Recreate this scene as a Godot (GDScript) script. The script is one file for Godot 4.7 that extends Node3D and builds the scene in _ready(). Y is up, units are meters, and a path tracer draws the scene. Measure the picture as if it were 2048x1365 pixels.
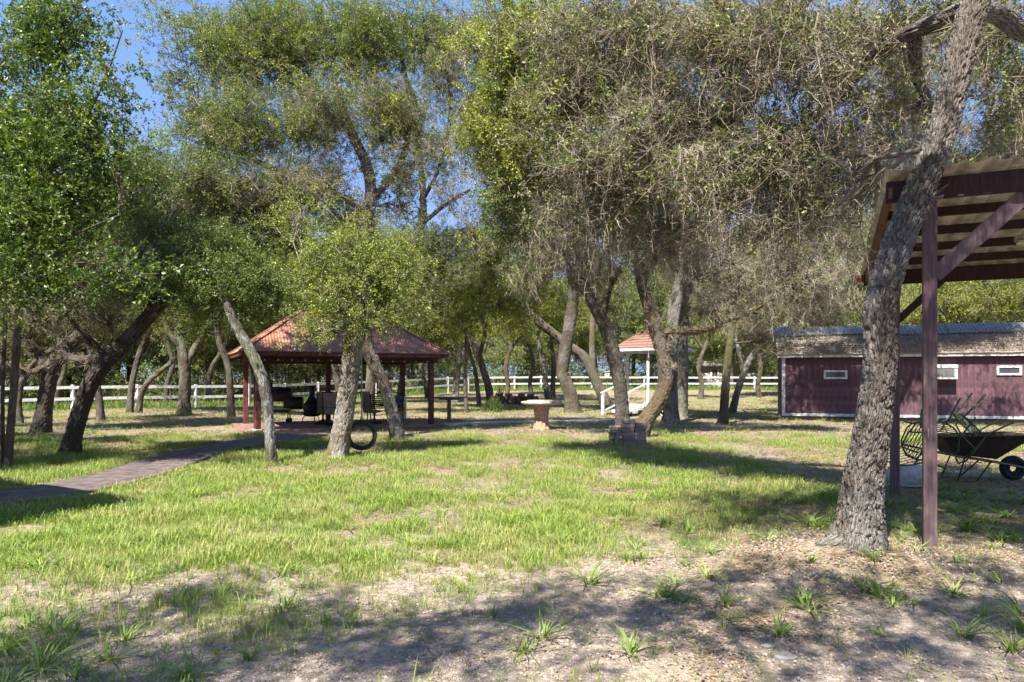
extends Node3D
# A shaded yard under live oaks: pavilion, gazebo, shed, carport, white fence.
const F := 1365.0      # focal length in photograph pixels
const EYE := 1.55      # eye height in metres
const HOR := 755.0     # row of the horizon in the photograph

var rng := RandomNumberGenerator.new()
var nz := FastNoiseLite.new()      # soft value noise
var nf := FastNoiseLite.new()      # finer noise
var nc := FastNoiseLite.new()      # bark cells
var tally := 0
var used := {}
var M := {}
var CL := {}           # leaf and twig clump meshes
var path_line: PackedVector2Array
var gpath_line: PackedVector2Array
var keep_out: Array = []           # rectangles on the ground without grass: [centre, u, half u, half v]

# ------------------------------------------------------------------ helpers
func at(px: float, py: float, d: float) -> Vector3:
	return Vector3((px - 1024.0) / F * d, EYE - (py - HOR) / F * d, -d)

func gxy(px: float, py: float) -> Vector2:      # point of the level ground seen there: x and depth
	var d := EYE * F / (py - HOR)
	return Vector2((px - 1024.0) / F * d, d)

func gh(x: float, d: float) -> float:
	var y := 0.45 * smoothstep(30.0, 57.0, d) * smoothstep(-16.0, -4.0, x)
	y += 0.05 * nz.get_noise_2d(x * 6.0, d * 6.0)
	if d < 22.0:
		y += 0.016 * nf.get_noise_2d(x * 60.0, d * 60.0)
	var q := Vector2(x - 2.75, d - 5.75).length()
	y += 0.13 * exp(-q * q / 0.5)
	return y

func numbered(called: String) -> String:
	var n: int = used.get(called, -1) + 1
	used[called] = n
	return called if n == 0 else "%s_%03d" % [called, n]

func thing(called: String, label: String, category: String, pos := Vector3.ZERO, turn := 0.0, group := "") -> Node3D:
	var o := Node3D.new()
	o.name = numbered(called)
	add_child(o)
	o.position = pos
	o.rotation.y = turn
	tag(o, label, category, group)
	return o

func tag(o: Node, label: String, category: String, group := "") -> void:
	o.set_meta("label", label)
	o.set_meta("category", category)
	if group != "":
		o.set_meta("group", group)

func new_st() -> SurfaceTool:
	var st := SurfaceTool.new()
	st.begin(Mesh.PRIMITIVE_TRIANGLES)
	st.set_smooth_group(-1)
	return st

func done(st: SurfaceTool, tang := false) -> ArrayMesh:
	st.generate_normals()
	return st.commit()

func put(called: String, mesh: Mesh, m: Material, parent: Node, xf := Transform3D.IDENTITY) -> MeshInstance3D:
	var o := MeshInstance3D.new()
	o.name = called if parent != self else numbered(called)
	o.mesh = mesh
	o.material_override = m
	o.transform = xf
	parent.add_child(o, true)
	return o

func struct(called: String, mesh: Mesh, m: Material) -> MeshInstance3D:
	var o := put(called, mesh, m, self)
	o.set_meta("kind", "structure")
	return o

func lin(r: float, g: float, b: float) -> Color:
	return Color(r, g, b).linear_to_srgb()

func mat(called: String, c: Color, rough := 0.8, tex: Texture2D = null, scale := 1.0, bump: Texture2D = null, bump_cm := 0.0) -> StandardMaterial3D:
	var m := StandardMaterial3D.new()
	m.resource_name = called
	m.albedo_color = c
	m.roughness = rough
	m.metallic_specular = 0.35
	if tex or bump:
		m.uv1_triplanar = true
		m.uv1_scale = Vector3.ONE * scale
	if tex:
		m.albedo_texture = tex
	if bump:
		m.heightmap_enabled = true
		m.heightmap_texture = bump
		m.heightmap_scale = bump_cm
	M[called] = m
	return m

func noise_tex(kind: int, freq: float, seed_: int, stops: Array, size := 512, octaves := 4) -> NoiseTexture2D:
	var n := FastNoiseLite.new()
	n.noise_type = kind
	n.frequency = freq
	n.seed = seed_
	n.fractal_octaves = octaves
	if kind == FastNoiseLite.TYPE_CELLULAR:
		n.cellular_return_type = FastNoiseLite.RETURN_DISTANCE2_SUB
	var t := NoiseTexture2D.new()
	t.width = size
	t.height = size
	t.seamless = true
	t.noise = n
	if stops.size():
		var g := Gradient.new()
		var off := PackedFloat32Array()
		var col := PackedColorArray()
		for s in stops:
			off.append(s[0])
			col.append(s[1])
		g.offsets = off
		g.colors = col
		t.color_ramp = g
	return t

func gray(v: float) -> Color:
	return Color(v, v, v)

# --- shapes
func quad(st: SurfaceTool, a: Vector3, b: Vector3, c: Vector3, d: Vector3) -> void:
	st.add_vertex(a); st.add_vertex(b); st.add_vertex(c)
	st.add_vertex(a); st.add_vertex(c); st.add_vertex(d)

func bx(st: SurfaceTool, size: Vector3, xf := Transform3D.IDENTITY, bev := 0.0) -> void:
	var h := size * 0.5
	if bev <= 0.0:
		var v := []
		for k in 8:
			v.append(xf * Vector3(h.x if k & 1 else -h.x, h.y if k & 2 else -h.y, h.z if k & 4 else -h.z))
		for f in [[0, 1, 3, 2], [5, 4, 6, 7], [4, 0, 2, 6], [1, 5, 7, 3], [2, 3, 7, 6], [4, 5, 1, 0]]:
			quad(st, v[f[0]], v[f[1]], v[f[2]], v[f[3]])
		return
	var b := minf(bev, minf(h.x, minf(h.y, h.z)) * 0.9)
	var p := {}
	for k in 8:
		var s := Vector3(1 if k & 1 else -1, 1 if k & 2 else -1, 1 if k & 4 else -1)
		p[[k, 0]] = xf * (s * Vector3(h.x, h.y - b, h.z - b))
		p[[k, 1]] = xf * (s * Vector3(h.x - b, h.y, h.z - b))
		p[[k, 2]] = xf * (s * Vector3(h.x - b, h.y - b, h.z))
	var faces := [[[4, 0, 2, 6], 0, 1], [[1, 5, 7, 3], 0, 0], [[4, 5, 1, 0], 1, 0], [[2, 3, 7, 6], 1, 0], [[0, 1, 3, 2], 2, 0], [[5, 4, 6, 7], 2, 0]]
	for f in faces:
		quad(st, p[[f[0][0], f[1]]], p[[f[0][1], f[1]]], p[[f[0][2], f[1]]], p[[f[0][3], f[1]]])
	for e in [[0, 1, 1, 2], [2, 3, 1, 2], [4, 5, 1, 2], [6, 7, 1, 2], [0, 2, 0, 2], [1, 3, 0, 2], [4, 6, 0, 2], [5, 7, 0, 2], [0, 4, 0, 1], [1, 5, 0, 1], [2, 6, 0, 1], [3, 7, 0, 1]]:
		var mid: Vector3 = (p[[e[0], e[2]]] + p[[e[1], e[3]]]) * 0.5 - xf.origin
		var q := [p[[e[0], e[2]]], p[[e[1], e[2]]], p[[e[1], e[3]]], p[[e[0], e[3]]]]
		if (q[1] - q[0]).cross(q[2] - q[0]).dot(mid) > 0.0:
			quad(st, q[3], q[2], q[1], q[0])
		else:
			quad(st, q[0], q[1], q[2], q[3])
	for k in 8:
		var a: Vector3 = p[[k, 0]]; var c: Vector3 = p[[k, 1]]; var d: Vector3 = p[[k, 2]]
		if (c - a).cross(d - a).dot(a - xf.origin) > 0.0:
			st.add_vertex(a); st.add_vertex(d); st.add_vertex(c)
		else:
			st.add_vertex(a); st.add_vertex(c); st.add_vertex(d)

func box_mesh(size: Vector3, bev := 0.0) -> ArrayMesh:
	var st := new_st()
	bx(st, size, Transform3D.IDENTITY, bev)
	return done(st)

func bar(st: SurfaceTool, a: Vector3, b: Vector3, w: float, h: float, up := Vector3.UP, bev := 0.0) -> void:
	# a straight piece of timber from a to b, w across and h along up
	var z := (b - a).normalized()
	var x := up.cross(z)
	if x.length() < 0.01:
		x = Vector3.RIGHT.cross(z)
	x = x.normalized()
	bx(st, Vector3(w, h, a.distance_to(b)), Transform3D(Basis(x, z.cross(x), z), (a + b) * 0.5), bev)

func bar_mesh(a: Vector3, b: Vector3, w: float, h: float, up := Vector3.UP, bev := 0.0) -> ArrayMesh:
	var st := new_st()
	bar(st, a, b, w, h, up, bev)
	return done(st)

func rod(st: SurfaceTool, pts: Array, radii: Array, sides := 8) -> void:
	# a round rod through points, radii per point, smooth, with end caps
	st.set_smooth_group(0)
	var n := pts.size()
	var prev := Vector3.ZERO
	var rings := []
	for i in n:
		var t: Vector3 = (pts[mini(i + 1, n - 1)] - pts[maxi(i - 1, 0)]).normalized()
		var x: Vector3
		if i == 0:
			x = t.cross(Vector3.UP if absf(t.y) < 0.9 else Vector3.RIGHT).normalized()
		else:
			x = (prev - t * prev.dot(t)).normalized()
		prev = x
		var y := t.cross(x)
		var r := []
		var rad: float = radii[i] if radii.size() > 1 else radii[0]
		for k in sides:
			var a := TAU * k / sides
			r.append(pts[i] + (x * cos(a) + y * sin(a)) * rad)
		rings.append(r)
	for i in n - 1:
		for k in sides:
			var j := (k + 1) % sides
			quad(st, rings[i][k], rings[i + 1][k], rings[i + 1][j], rings[i][j])
	st.set_smooth_group(-1)
	for k in range(1, sides - 1):
		st.add_vertex(rings[0][0]); st.add_vertex(rings[0][k]); st.add_vertex(rings[0][k + 1])
		st.add_vertex(rings[n - 1][0]); st.add_vertex(rings[n - 1][k + 1]); st.add_vertex(rings[n - 1][k])

func rod_mesh(pts: Array, radii: Array, sides := 8) -> ArrayMesh:
	var st := new_st()
	rod(st, pts, radii, sides)
	return done(st)

func lathe(st: SurfaceTool, prof: Array, segs := 24, xf := Transform3D.IDENTITY, smooth := true) -> void:
	st.set_smooth_group(0 if smooth else -1)
	for i in prof.size() - 1:
		for k in segs:
			var a := TAU * k / segs
			var b := TAU * (k + 1) / segs
			var p: Vector2 = prof[i]
			var q: Vector2 = prof[i + 1]
			quad(st, xf * Vector3(p.x * cos(a), p.y, p.x * sin(a)), xf * Vector3(q.x * cos(a), q.y, q.x * sin(a)), xf * Vector3(q.x * cos(b), q.y, q.x * sin(b)), xf * Vector3(p.x * cos(b), p.y, p.x * sin(b)))
	st.set_smooth_group(-1)

func lathe_mesh(prof: Array, segs := 24, xf := Transform3D.IDENTITY, smooth := true) -> ArrayMesh:
	var st := new_st()
	lathe(st, prof, segs, xf, smooth)
	return done(st)

func catmull(pts: Array, step: float) -> Array:
	var out := []
	var n := pts.size()
	for i in n - 1:
		var p0: Vector3 = pts[maxi(i - 1, 0)]
		var p1: Vector3 = pts[i]
		var p2: Vector3 = pts[i + 1]
		var p3: Vector3 = pts[mini(i + 2, n - 1)]
		var m := maxi(1, int(ceil(p1.distance_to(p2) / step)))
		for k in m:
			var t := float(k) / m
			out.append([0.5 * ((2.0 * p1) + (p2 - p0) * t + (2.0 * p0 - 5.0 * p1 + 4.0 * p2 - p3) * t * t + (3.0 * p1 - p0 - 3.0 * p2 + p3) * t * t * t), i + t])
	out.append([pts[n - 1], float(n - 1)])
	return out

func rnd(a: float, b: float) -> float:
	return rng.randf_range(a, b)

func rdir() -> Vector3:
	var v := Vector3(rng.randfn(), rng.randfn(), rng.randfn())
	return v.normalized() if v.length() > 0.001 else Vector3.UP

func multi(called: String, mesh: Mesh, m: Material, xfs: Array, cols: Array, parent: Node) -> MultiMeshInstance3D:
	var mm := MultiMesh.new()
	mm.transform_format = MultiMesh.TRANSFORM_3D
	mm.use_colors = cols.size() > 0
	mm.mesh = mesh
	mm.instance_count = xfs.size()
	for i in xfs.size():
		mm.set_instance_transform(i, xfs[i])
		if cols.size():
			mm.set_instance_color(i, cols[i])
	var o := MultiMeshInstance3D.new()
	o.name = called if parent != self else numbered(called)
	o.multimesh = mm
	o.material_override = m
	parent.add_child(o, true)
	return o

# ------------------------------------------------------------------ plants
func leaf_clump(count: int, length: float, width: float, spread: float, seed_: int, stems: int) -> ArrayMesh:
	# a sprig: short twigs with folded leaves along them
	rng.seed = seed_
	var st := new_st()
	for s in stems:
		var dir := (rdir() + Vector3(0, 0.1, 0)).normalized()
		var tip := dir * spread * rnd(0.8, 1.15)
		var bend := rdir() * spread * 0.15
		var side := dir.cross(Vector3.UP if absf(dir.y) < 0.9 else Vector3.RIGHT).normalized() * spread * 0.012
		st.set_color(Color(0.62, 0.5, 0.42))
		var mid := tip * 0.5 + bend
		quad(st, -side, side, mid + side * 0.7, mid - side * 0.7)
		st.add_vertex(mid - side * 0.7); st.add_vertex(mid + side * 0.7); st.add_vertex(tip)
		for k in count / stems:
			var t := rnd(0.25, 1.0)
			var p := Vector3.ZERO.lerp(mid, t * 2.0) if t < 0.5 else mid.lerp(tip, t * 2.0 - 1.0)
			var d := (dir * 0.5 + rdir()).normalized()
			var w := d.cross(rdir()).normalized()
			var n := d.cross(w)
			var l := length * rnd(0.7, 1.25)
			var hw := width * 0.5 * rnd(0.8, 1.2)
			var v := rnd(0.72, 1.28)
			st.set_color(Color(v * rnd(0.92, 1.08), v, v * rnd(0.85, 1.1)) * 0.78)
			var b := p + d * l * 0.1
			var e := p + d * l + n * l * rnd(-0.15, 0.15)
			var m := p + d * l * 0.55
			st.add_vertex(b); st.add_vertex(m + w * hw + n * hw * 0.35); st.add_vertex(e)
			st.add_vertex(b); st.add_vertex(e); st.add_vertex(m - w * hw + n * hw * 0.35)
	return done(st)

func moss_clump(seed_: int) -> ArrayMesh:      # a tuft of ball moss: wiry grey spikes
	rng.seed = seed_
	var st := new_st()
	for k in 46:
		var d := rdir()
		var w := d.cross(rdir()).normalized() * 0.0045
		var v := rnd(0.6, 1.15)
		st.set_color(Color(v, v, v) * 0.85)
		var m := d * 0.07 + rdir() * 0.012
		var e := d * rnd(0.09, 0.15) + rdir() * 0.05
		quad(st, -w, w, m + w, m - w)
		st.add_vertex(m - w); st.add_vertex(m + w); st.add_vertex(e)
	return done(st)

func twig_clump(seed_: int) -> ArrayMesh:      # bare hanging twigs
	rng.seed = seed_
	var st := new_st()
	for k in 5:
		var d := (rdir() + Vector3(0, -0.35, 0)).normalized()
		var p := Vector3.ZERO
		var r := 0.006
		for s in 4:
			var q := p + d * rnd(0.09, 0.16)
			var v := rnd(0.7, 1.15)
			st.set_color(Color(v, v, v) * 0.85)
			var x := d.cross(rdir()).normalized()
			for a in 2:
				var w := (x if a == 0 else d.cross(x)) * r
				quad(st, p - w, p + w, q + w * 0.7, q - w * 0.7)
			for f in 2:
				var e := q + (d + rdir() * 1.1).normalized() * rnd(0.06, 0.14)
				var w2 := (e - q).cross(rdir()).normalized() * r * 0.55
				st.add_vertex(q - w2); st.add_vertex(q + w2); st.add_vertex(e)
			p = q
			r *= 0.75
			d = (d + rdir() * 0.5).normalized()
	return done(st)

func strand_clump(seed_: int) -> ArrayMesh:    # a long drooping twig hung with wiry moss
	rng.seed = seed_
	var st := new_st()
	var q := Vector3.ZERO
	var d := Vector3(rnd(-0.5, 0.5), -0.5, rnd(-0.5, 0.5)).normalized()
	var r := 0.006
	for s in 9:
		var e := q + d * rnd(0.08, 0.13)
		var v := rnd(0.65, 1.1)
		st.set_color(Color(v, v, v) * 0.85)
		var x := d.cross(rdir()).normalized()
		for a in 2:
			var w := (x if a == 0 else d.cross(x)) * r
			quad(st, q - w, q + w, e + w * 0.9, e - w * 0.9)
		for f in 5:
			var g := q.lerp(e, rng.randf())
			var h := g + (rdir() + Vector3(0, -0.5, 0)).normalized() * rnd(0.04, 0.13)
			var w2 := (h - g).cross(rdir()).normalized() * 0.0028
			st.add_vertex(g - w2); st.add_vertex(g + w2); st.add_vertex(h)
		q = e
		r *= 0.9
		d = (d + rdir() * 0.28 + Vector3(0, -0.25, 0)).normalized()
	return done(st)

func make_clumps() -> void:
	for v in 3:
		CL["oak%d" % v] = leaf_clump(32, 0.052, 0.024, 0.19, 11 + v, 4)
		CL["elm%d" % v] = leaf_clump(28, 0.068, 0.036, 0.24, 21 + v, 4)
		CL["far%d" % v] = leaf_clump(32, 0.095, 0.046, 0.36, 31 + v, 4)
	for v in 2:
		CL["moss%d" % v] = moss_clump(41 + v)
		CL["twig%d" % v] = twig_clump(51 + v)
		CL["strand%d" % v] = strand_clump(55 + v)
	# leaf area of one clump, for the crown density
	CL["area"] = {"oak": 0.0200, "elm": 0.0345, "far": 0.070}

func bark_tube(st: SurfaceTool, path: Array, rad: Array, sides: int, o: Dictionary) -> void:
	# path: [[point, control index]...]; rad: radius per control point. Rings with furrowed bark, each vertex coloured
	var n := path.size()
	var prev := Vector3.ZERO
	var s := 0.0
	var amp: float = o.get("amp", 0.012)
	var cell: float = o.get("cell", 0.05)
	var flare: float = o.get("flare", 0.0)
	var twist: float = o.get("twist", 0.6)
	var stretch: float = o.get("stretch", 0.17)
	var base: Color = o.base
	var lichen: Color = o.lichen
	var moss: Color = o.moss
	var lich: float = o.get("lich", 0.3)
	var mossy: float = o.get("mossy", 0.15)
	var off: float = o.get("off", 0.0)
	var grid := []
	for i in n:
		var p: Vector3 = path[i][0]
		if i:
			s += p.distance_to(path[i - 1][0])
		var t: Vector3 = (path[mini(i + 1, n - 1)][0] - path[maxi(i - 1, 0)][0]).normalized()
		var x := (prev - t * prev.dot(t)).normalized() if i else t.cross(Vector3.BACK).normalized()
		prev = x
		var y := t.cross(x)
		var ci: float = path[i][1]
		var k0 := int(ci)
		var r: float = lerpf(rad[k0], rad[mini(k0 + 1, rad.size() - 1)], ci - k0)
		var row := []
		for k in sides + 1:
			var a := TAU * float(k % sides) / sides
			var dir := x * cos(a) + y * sin(a)
			var rr := r
			if flare > 0.0:
				rr *= 1.0 + flare * exp(-s / 0.22) * (1.0 + 0.55 * cos(a * 4.0 + off) + 0.3 * cos(a * 7.0 + off * 2.0))
			rr *= 1.0 + 0.09 * nz.get_noise_3d(dir.x * 40.0 + off * 50.0, s * 25.0, dir.z * 40.0)
			var at_ := a + s * twist
			var q := Vector3(cos(at_) * r, s * stretch, sin(at_) * r) / cell
			var wob := nf.get_noise_3d(q.x * 60.0, q.y * 60.0, q.z * 60.0 + off * 9.0)
			var v := nc.get_noise_3d(q.x + wob * 0.7, q.y + wob * 0.25 + off * 7.0, q.z)
			var plate := smoothstep(-0.97, -0.72, v)
			var fine := nf.get_noise_3d(q.x * 200.0, q.y * 260.0, q.z * 200.0)
			rr += amp * (plate - 0.6) + amp * 0.35 * fine
			var lm := nz.get_noise_3d(dir.x * 90.0 * r + off * 31.0, s * 50.0, dir.z * 90.0 * r) + 0.35 * nf.get_noise_3d(q.x * 40.0, q.y * 110.0, q.z * 40.0)
			var mm := nz.get_noise_3d(dir.x * 70.0 * r, s * 28.0 + off * 17.0, dir.z * 70.0 * r + 60.0) + 0.3 * nf.get_noise_3d(q.z * 70.0, q.x * 70.0, q.y * 90.0)
			var c := base * (1.0 + 0.25 * fine + 0.12 * wob)
			c = c.lerp(lichen, lich * smoothstep(0.0, 0.3, lm + lich * 0.3 - 0.1))
			c = c.lerp(moss, clampf(mossy * 2.0, 0.0, 0.9) * smoothstep(0.0, 0.22, mm + mossy * 0.4 - 0.12))
			row.append([p + dir * rr, Vector2(float(k) / sides * maxf(1.0, round(TAU * r / 0.3)), s / 1.15 + 0.15 * wob), c])
		grid.append(row)
	st.set_smooth_group(0)
	for i in n - 1:
		for k in sides:
			for c in [grid[i][k], grid[i + 1][k], grid[i + 1][k + 1], grid[i][k], grid[i + 1][k + 1], grid[i][k + 1]]:
				st.set_color(c[2])
				st.set_uv(c[1])
				st.add_vertex(c[0])
	var tip: Vector3 = path[n - 1][0]
	for k in sides:
		st.set_color(base); st.add_vertex(grid[n - 1][k][0])
		st.set_color(base); st.add_vertex(tip)
		st.set_color(base); st.add_vertex(grid[n - 1][k + 1][0])

# One tree. o.trunk: [[px, py, width px, (depth offset)]...] at depth o.d; o.limbs: the same lists; o.blobs: [px, py, depth, rx px, ry px, lai, (leaf share, moss, twig per leaf clump)]
func tree(o: Dictionary) -> Node3D:
	rng.seed = 1000 + int(o.seed)
	var lines := []
	for lst in [o.trunk] + o.get("limbs", []):
		var pts := []
		var rad := []
		for q in lst:
			var dd: float = o.d + (q[3] if q.size() > 3 else 0.0)
			pts.append(at(q[0], q[1], dd))
			rad.append(q[2] * 0.5 / F * dd)
		lines.append([pts, rad])
	var t0: Array = lines[0][0]
	var root: Vector3 = t0[0]
	root.y = gh(root.x, -root.z)
	t0[0] = root + Vector3(0, -0.12, 0)
	for b in o.get("world_blobs", []):
		pass
	return tree_world(o, lines, root)

func tree_world(o: Dictionary, lines: Array, root: Vector3) -> Node3D:
	var T := thing(o.name, o.label, "tree", root, 0.0, o.get("group", ""))
	var st := new_st()
	var skel := []
	var bo: Dictionary = {"base": Color(0.115, 0.092, 0.074), "lichen": Color(0.32, 0.315, 0.28), "amp": 0.02, "moss": Color(0.13, 0.13, 0.05), "off": float(o.seed) * 1.7}
	bo.merge(o.get("bark", {}), true)
	var sides: int = o.get("sides", 18)
	var step: float = o.get("step", 0.09)
	for li in lines.size():
		var pts: Array = lines[li][0].duplicate()
		for i in pts.size():
			pts[i] = pts[i] - root
		var path := catmull(pts, step if li == 0 else maxf(step, 0.06))
		var b2 := bo.duplicate()
		b2.flare = bo.get("flare", 0.35) if li == 0 else 0.0
		bark_tube(st, path, lines[li][1], sides if li == 0 else maxi(8, sides * 2 / 3), b2)
		for i in range(0, path.size(), maxi(1, int(0.2 / step))):
			var ci: float = path[i][1]
			var k0 := int(ci)
			skel.append([path[i][0], lerpf(lines[li][1][k0], lines[li][1][mini(k0 + 1, lines[li][1].size() - 1)], ci - k0)])
	put("trunk", done(st), M.bark, T)
	# crown
	var leaf: String = o.get("leaf", "oak")
	var pal: Array = o.pal
	var sc: float = o.get("leaf_scale", 1.0)
	var lx := [[], [], []]
	var lc := [[], [], []]
	var mx := []; var mc := []; var tx := []; var tc := []; var sx := []; var sc2 := []
	var br := new_st()
	var bcol: Color = bo.base
	for B in o.blobs:
		var c: Vector3
		var r: Vector3
		if B[0] is Vector3:
			c = B[0] - root
			r = B[1]
			B = [0, 0, 0, 0, 0] + B.slice(2)
		else:
			c = at(B[0], B[1], B[2]) - root
			r = Vector3(B[3], B[4], (B[3] + B[4]) * 0.5) / F * B[2]
			r.z = maxf(r.z, 0.5)
		var lai: float = B[5]
		var share: float = B[6] if B.size() > 6 else 1.0
		var moss: float = B[7] if B.size() > 7 else 0.0
		var twig: float = B[8] if B.size() > 8 else 0.0
		var bp: Array = B[9] if B.size() > 9 else pal
		# main branch to the middle of this part of the crown
		var best := 1e9
		var from: Array = skel[0]
		for s in skel:
			var dist: float = s[0].distance_to(c) + maxf(0.0, s[0].y - c.y) * 1.2 - s[1] * 2.0
			if dist < best and s[0].y > 0.8:
				best = dist
				from = s
		var a: Vector3 = from[0]
		var len_ := a.distance_to(c)
		var r0 := clampf(minf(from[1] * 0.6, 0.010 + len_ * 0.015), 0.012, 0.12)
		var main := []
		var mr := []
		var sideways := rdir() * len_ * 0.16
		var nseg := maxi(3, int(len_ / 0.35))
		for i in nseg + 1:
			var t := float(i) / nseg
			main.append(a.lerp(c, t) + sideways * sin(t * PI) + Vector3(0, 0.12 * len_ * sin(t * PI), 0) + rdir() * minf(0.03 * len_, 0.05) * (1.0 if i > 0 and i < nseg else 0.0))
			mr.append(lerpf(r0, maxf(0.007, r0 * 0.3), t))
		br.set_color(bcol * rnd(0.65, 1.0))
		rod(br, main, mr, 6)
		for i in main.size():
			if i > main.size() / 3:
				skel.append([main[i], mr[i]])
		var anchors := []
		for i in main.size():
			if i > main.size() * 0.5:
				anchors.append([main[i], rng.randf(), 0.5])
		var subs := int(clampf(8.0 + (r.x + r.y) * 5.0, 9.0, 26.0))
		for k in subs:
			var p: Vector3 = main[int(rnd(0.3, 1.0) * (main.size() - 1))]
			var e := c + rdir() * r * pow(rng.randf(), 0.42) * rnd(0.85, 1.2)
			var wt := rnd(0.12, 1.0)
			var l2 := p.distance_to(e)
			var m := p.lerp(e, 0.5) + rdir() * l2 * 0.2 + Vector3(0, l2 * 0.1, 0)
			var w0 := clampf(0.004 + l2 * 0.011, 0.006, 0.04)
			br.set_color(bcol * rnd(0.65, 1.1))
			rod(br, [p, p.lerp(m, 0.5) + rdir() * l2 * 0.05, m, m.lerp(e, 0.5) + rdir() * l2 * 0.06, e], [w0, w0 * 0.8, w0 * 0.6, w0 * 0.42, w0 * 0.2], 5)
			var tint := rng.randf()
			for q in [0.45, 0.7, 0.88, 1.0]:
				anchors.append([p.lerp(m, q * 2.0) if q < 0.5 else m.lerp(e, q * 2.0 - 1.0), tint, wt])
			for f in 3:
				var g := m.lerp(e, rng.randf())
				var h := g + (rdir() + Vector3(0, -0.1, 0)) * rnd(0.2, 0.5) * minf(1.0, r.x)
				rod(br, [g, g.lerp(h, 0.5) + rdir() * 0.04, h], [w0 * 0.4, w0 * 0.3, w0 * 0.15], 4)
				anchors.append([h, tint, wt])
		var count := int(PI * r.x * r.y * lai * 2.1 / (CL.area[leaf] * sc * sc))
		var sig := 0.17 + 0.17 * minf(r.x, r.y)
		tally += count
		for k in count:
			var an: Array = anchors[rng.randi() % anchors.size()]
			while rng.randf() > an[2]:
				an = anchors[rng.randi() % anchors.size()]
			var pos: Vector3 = an[0] + Vector3(rng.randfn(), rng.randfn() * 0.75, rng.randfn()) * sig
			var basis := Basis(rdir(), rnd(0.0, TAU))
			if rng.randf() < share:
				var w := clampf(an[1] + rng.randfn() * 0.22, 0.0, 0.999) * (bp.size() - 1)
				var col: Color = bp[int(w)].lerp(bp[int(w) + 1], w - int(w)) * rnd(0.85, 1.18)
				var v := rng.randi() % 3
				lx[v].append(Transform3D(basis.scaled(Vector3.ONE * sc * rnd(0.75, 1.25)), pos))
				lc[v].append(col)
			if rng.randf() < moss:
				mx.append(Transform3D(basis.scaled(Vector3.ONE * rnd(0.6, 1.25) * maxf(1.0, sc * 0.8)), an[0] + rdir() * 0.06 + Vector3(0, -0.03, 0)))
				mc.append(Color(0.42, 0.345, 0.245).lerp(Color(0.37, 0.355, 0.28), rng.randf()) * rnd(0.7, 1.2))
			if twig > 0.4 and rng.randf() < o.get("strands", 0.0):
				sx.append(Transform3D(Basis(Vector3.UP, rnd(0.0, TAU)).scaled(Vector3.ONE * rnd(0.6, 1.25)), an[0]))
				sc2.append(Color(0.36, 0.285, 0.205).lerp(Color(0.44, 0.40, 0.33), rng.randf()) * rnd(0.7, 1.2))
			if rng.randf() < twig:
				tx.append(Transform3D(Basis(Vector3.UP, rnd(0.0, TAU)).scaled(Vector3.ONE * rnd(0.5, 0.95) * maxf(1.0, sc * 0.8)), pos))
				tc.append(Color(0.35, 0.275, 0.20).lerp(Color(0.43, 0.39, 0.325), rng.randf()) * rnd(0.7, 1.2))
	if o.get("trunk_moss", 0) > 0:       # ball moss on the limbs
		for k in int(o.trunk_moss * 3):
			var s: Array = skel[rng.randi() % skel.size()]
			if s[0].y > 1.6:
				mx.append(Transform3D(Basis(rdir(), rnd(0.0, TAU)).scaled(Vector3.ONE * rnd(0.7, 1.6)), s[0] + rdir() * (s[1] + 0.01)))
				mc.append(Color(0.26, 0.22, 0.155) * rnd(0.7, 1.2))
	put("branches", done(br), M.branch, T)
	for v in 3:
		if lx[v].size():
			multi("crown", CL["%s%d" % [leaf, v]], M[o.get("leaf_mat", "leaf")], lx[v], lc[v], T).set_meta("kind", "stuff")
	if mx.size():
		multi("ball_moss", CL["moss%d" % (int(o.seed) % 2)], M.moss, mx, mc, T).set_meta("kind", "stuff")
	if tx.size():
		multi("twigs", CL["twig%d" % (int(o.seed) % 2)], M.moss, tx, tc, T).set_meta("kind", "stuff")
	if sx.size():
		multi("hanging_twigs", CL["strand%d" % (int(o.seed) % 2)], M.moss, sx, sc2, T).set_meta("kind", "stuff")
	return T

# ------------------------------------------------------------------ buildings and objects
func frame_of(o: Vector3, u: Vector3, v: Vector3) -> Transform3D:
	return Transform3D(Basis(u, Vector3.UP, -v), o)       # local x = u, y = up, -z = v

func corrugated(st: SurfaceTool, w: float, pitch: float, h: float, lo: Callable, hi: Callable, sharp := 0.0) -> void:
	# ribs run from lo(x) to hi(x), x from -w/2 to w/2; both give a point and the face's own up is the third Callable result
	var n := int(w / pitch * 6.0)
	for i in n:
		var p := []
		for e in 2:
			var x := -w * 0.5 + w * float(i + e) / n
			var ph := fposmod(x / pitch, 1.0)
			var y := h * (0.5 + 0.5 * cos(ph * TAU)) if sharp <= 0.0 else h * clampf((0.5 - absf(ph - 0.5) * 2.0) * sharp + 0.2, 0.0, 1.0)
			p.append([lo.call(x), hi.call(x), y])
		var up: Vector3 = (p[0][1] - p[0][0]).cross(p[1][0] - p[0][0])
		if up.length() < 1e-5:
			up = (p[1][1] - p[1][0]).cross(p[1][0] - p[0][0])
		up = up.normalized()
		if up.y < 0.0:
			up = -up
		quad(st, p[0][0] + up * p[0][2], p[0][1] + up * p[0][2], p[1][1] + up * p[1][2], p[1][0] + up * p[1][2])

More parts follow.
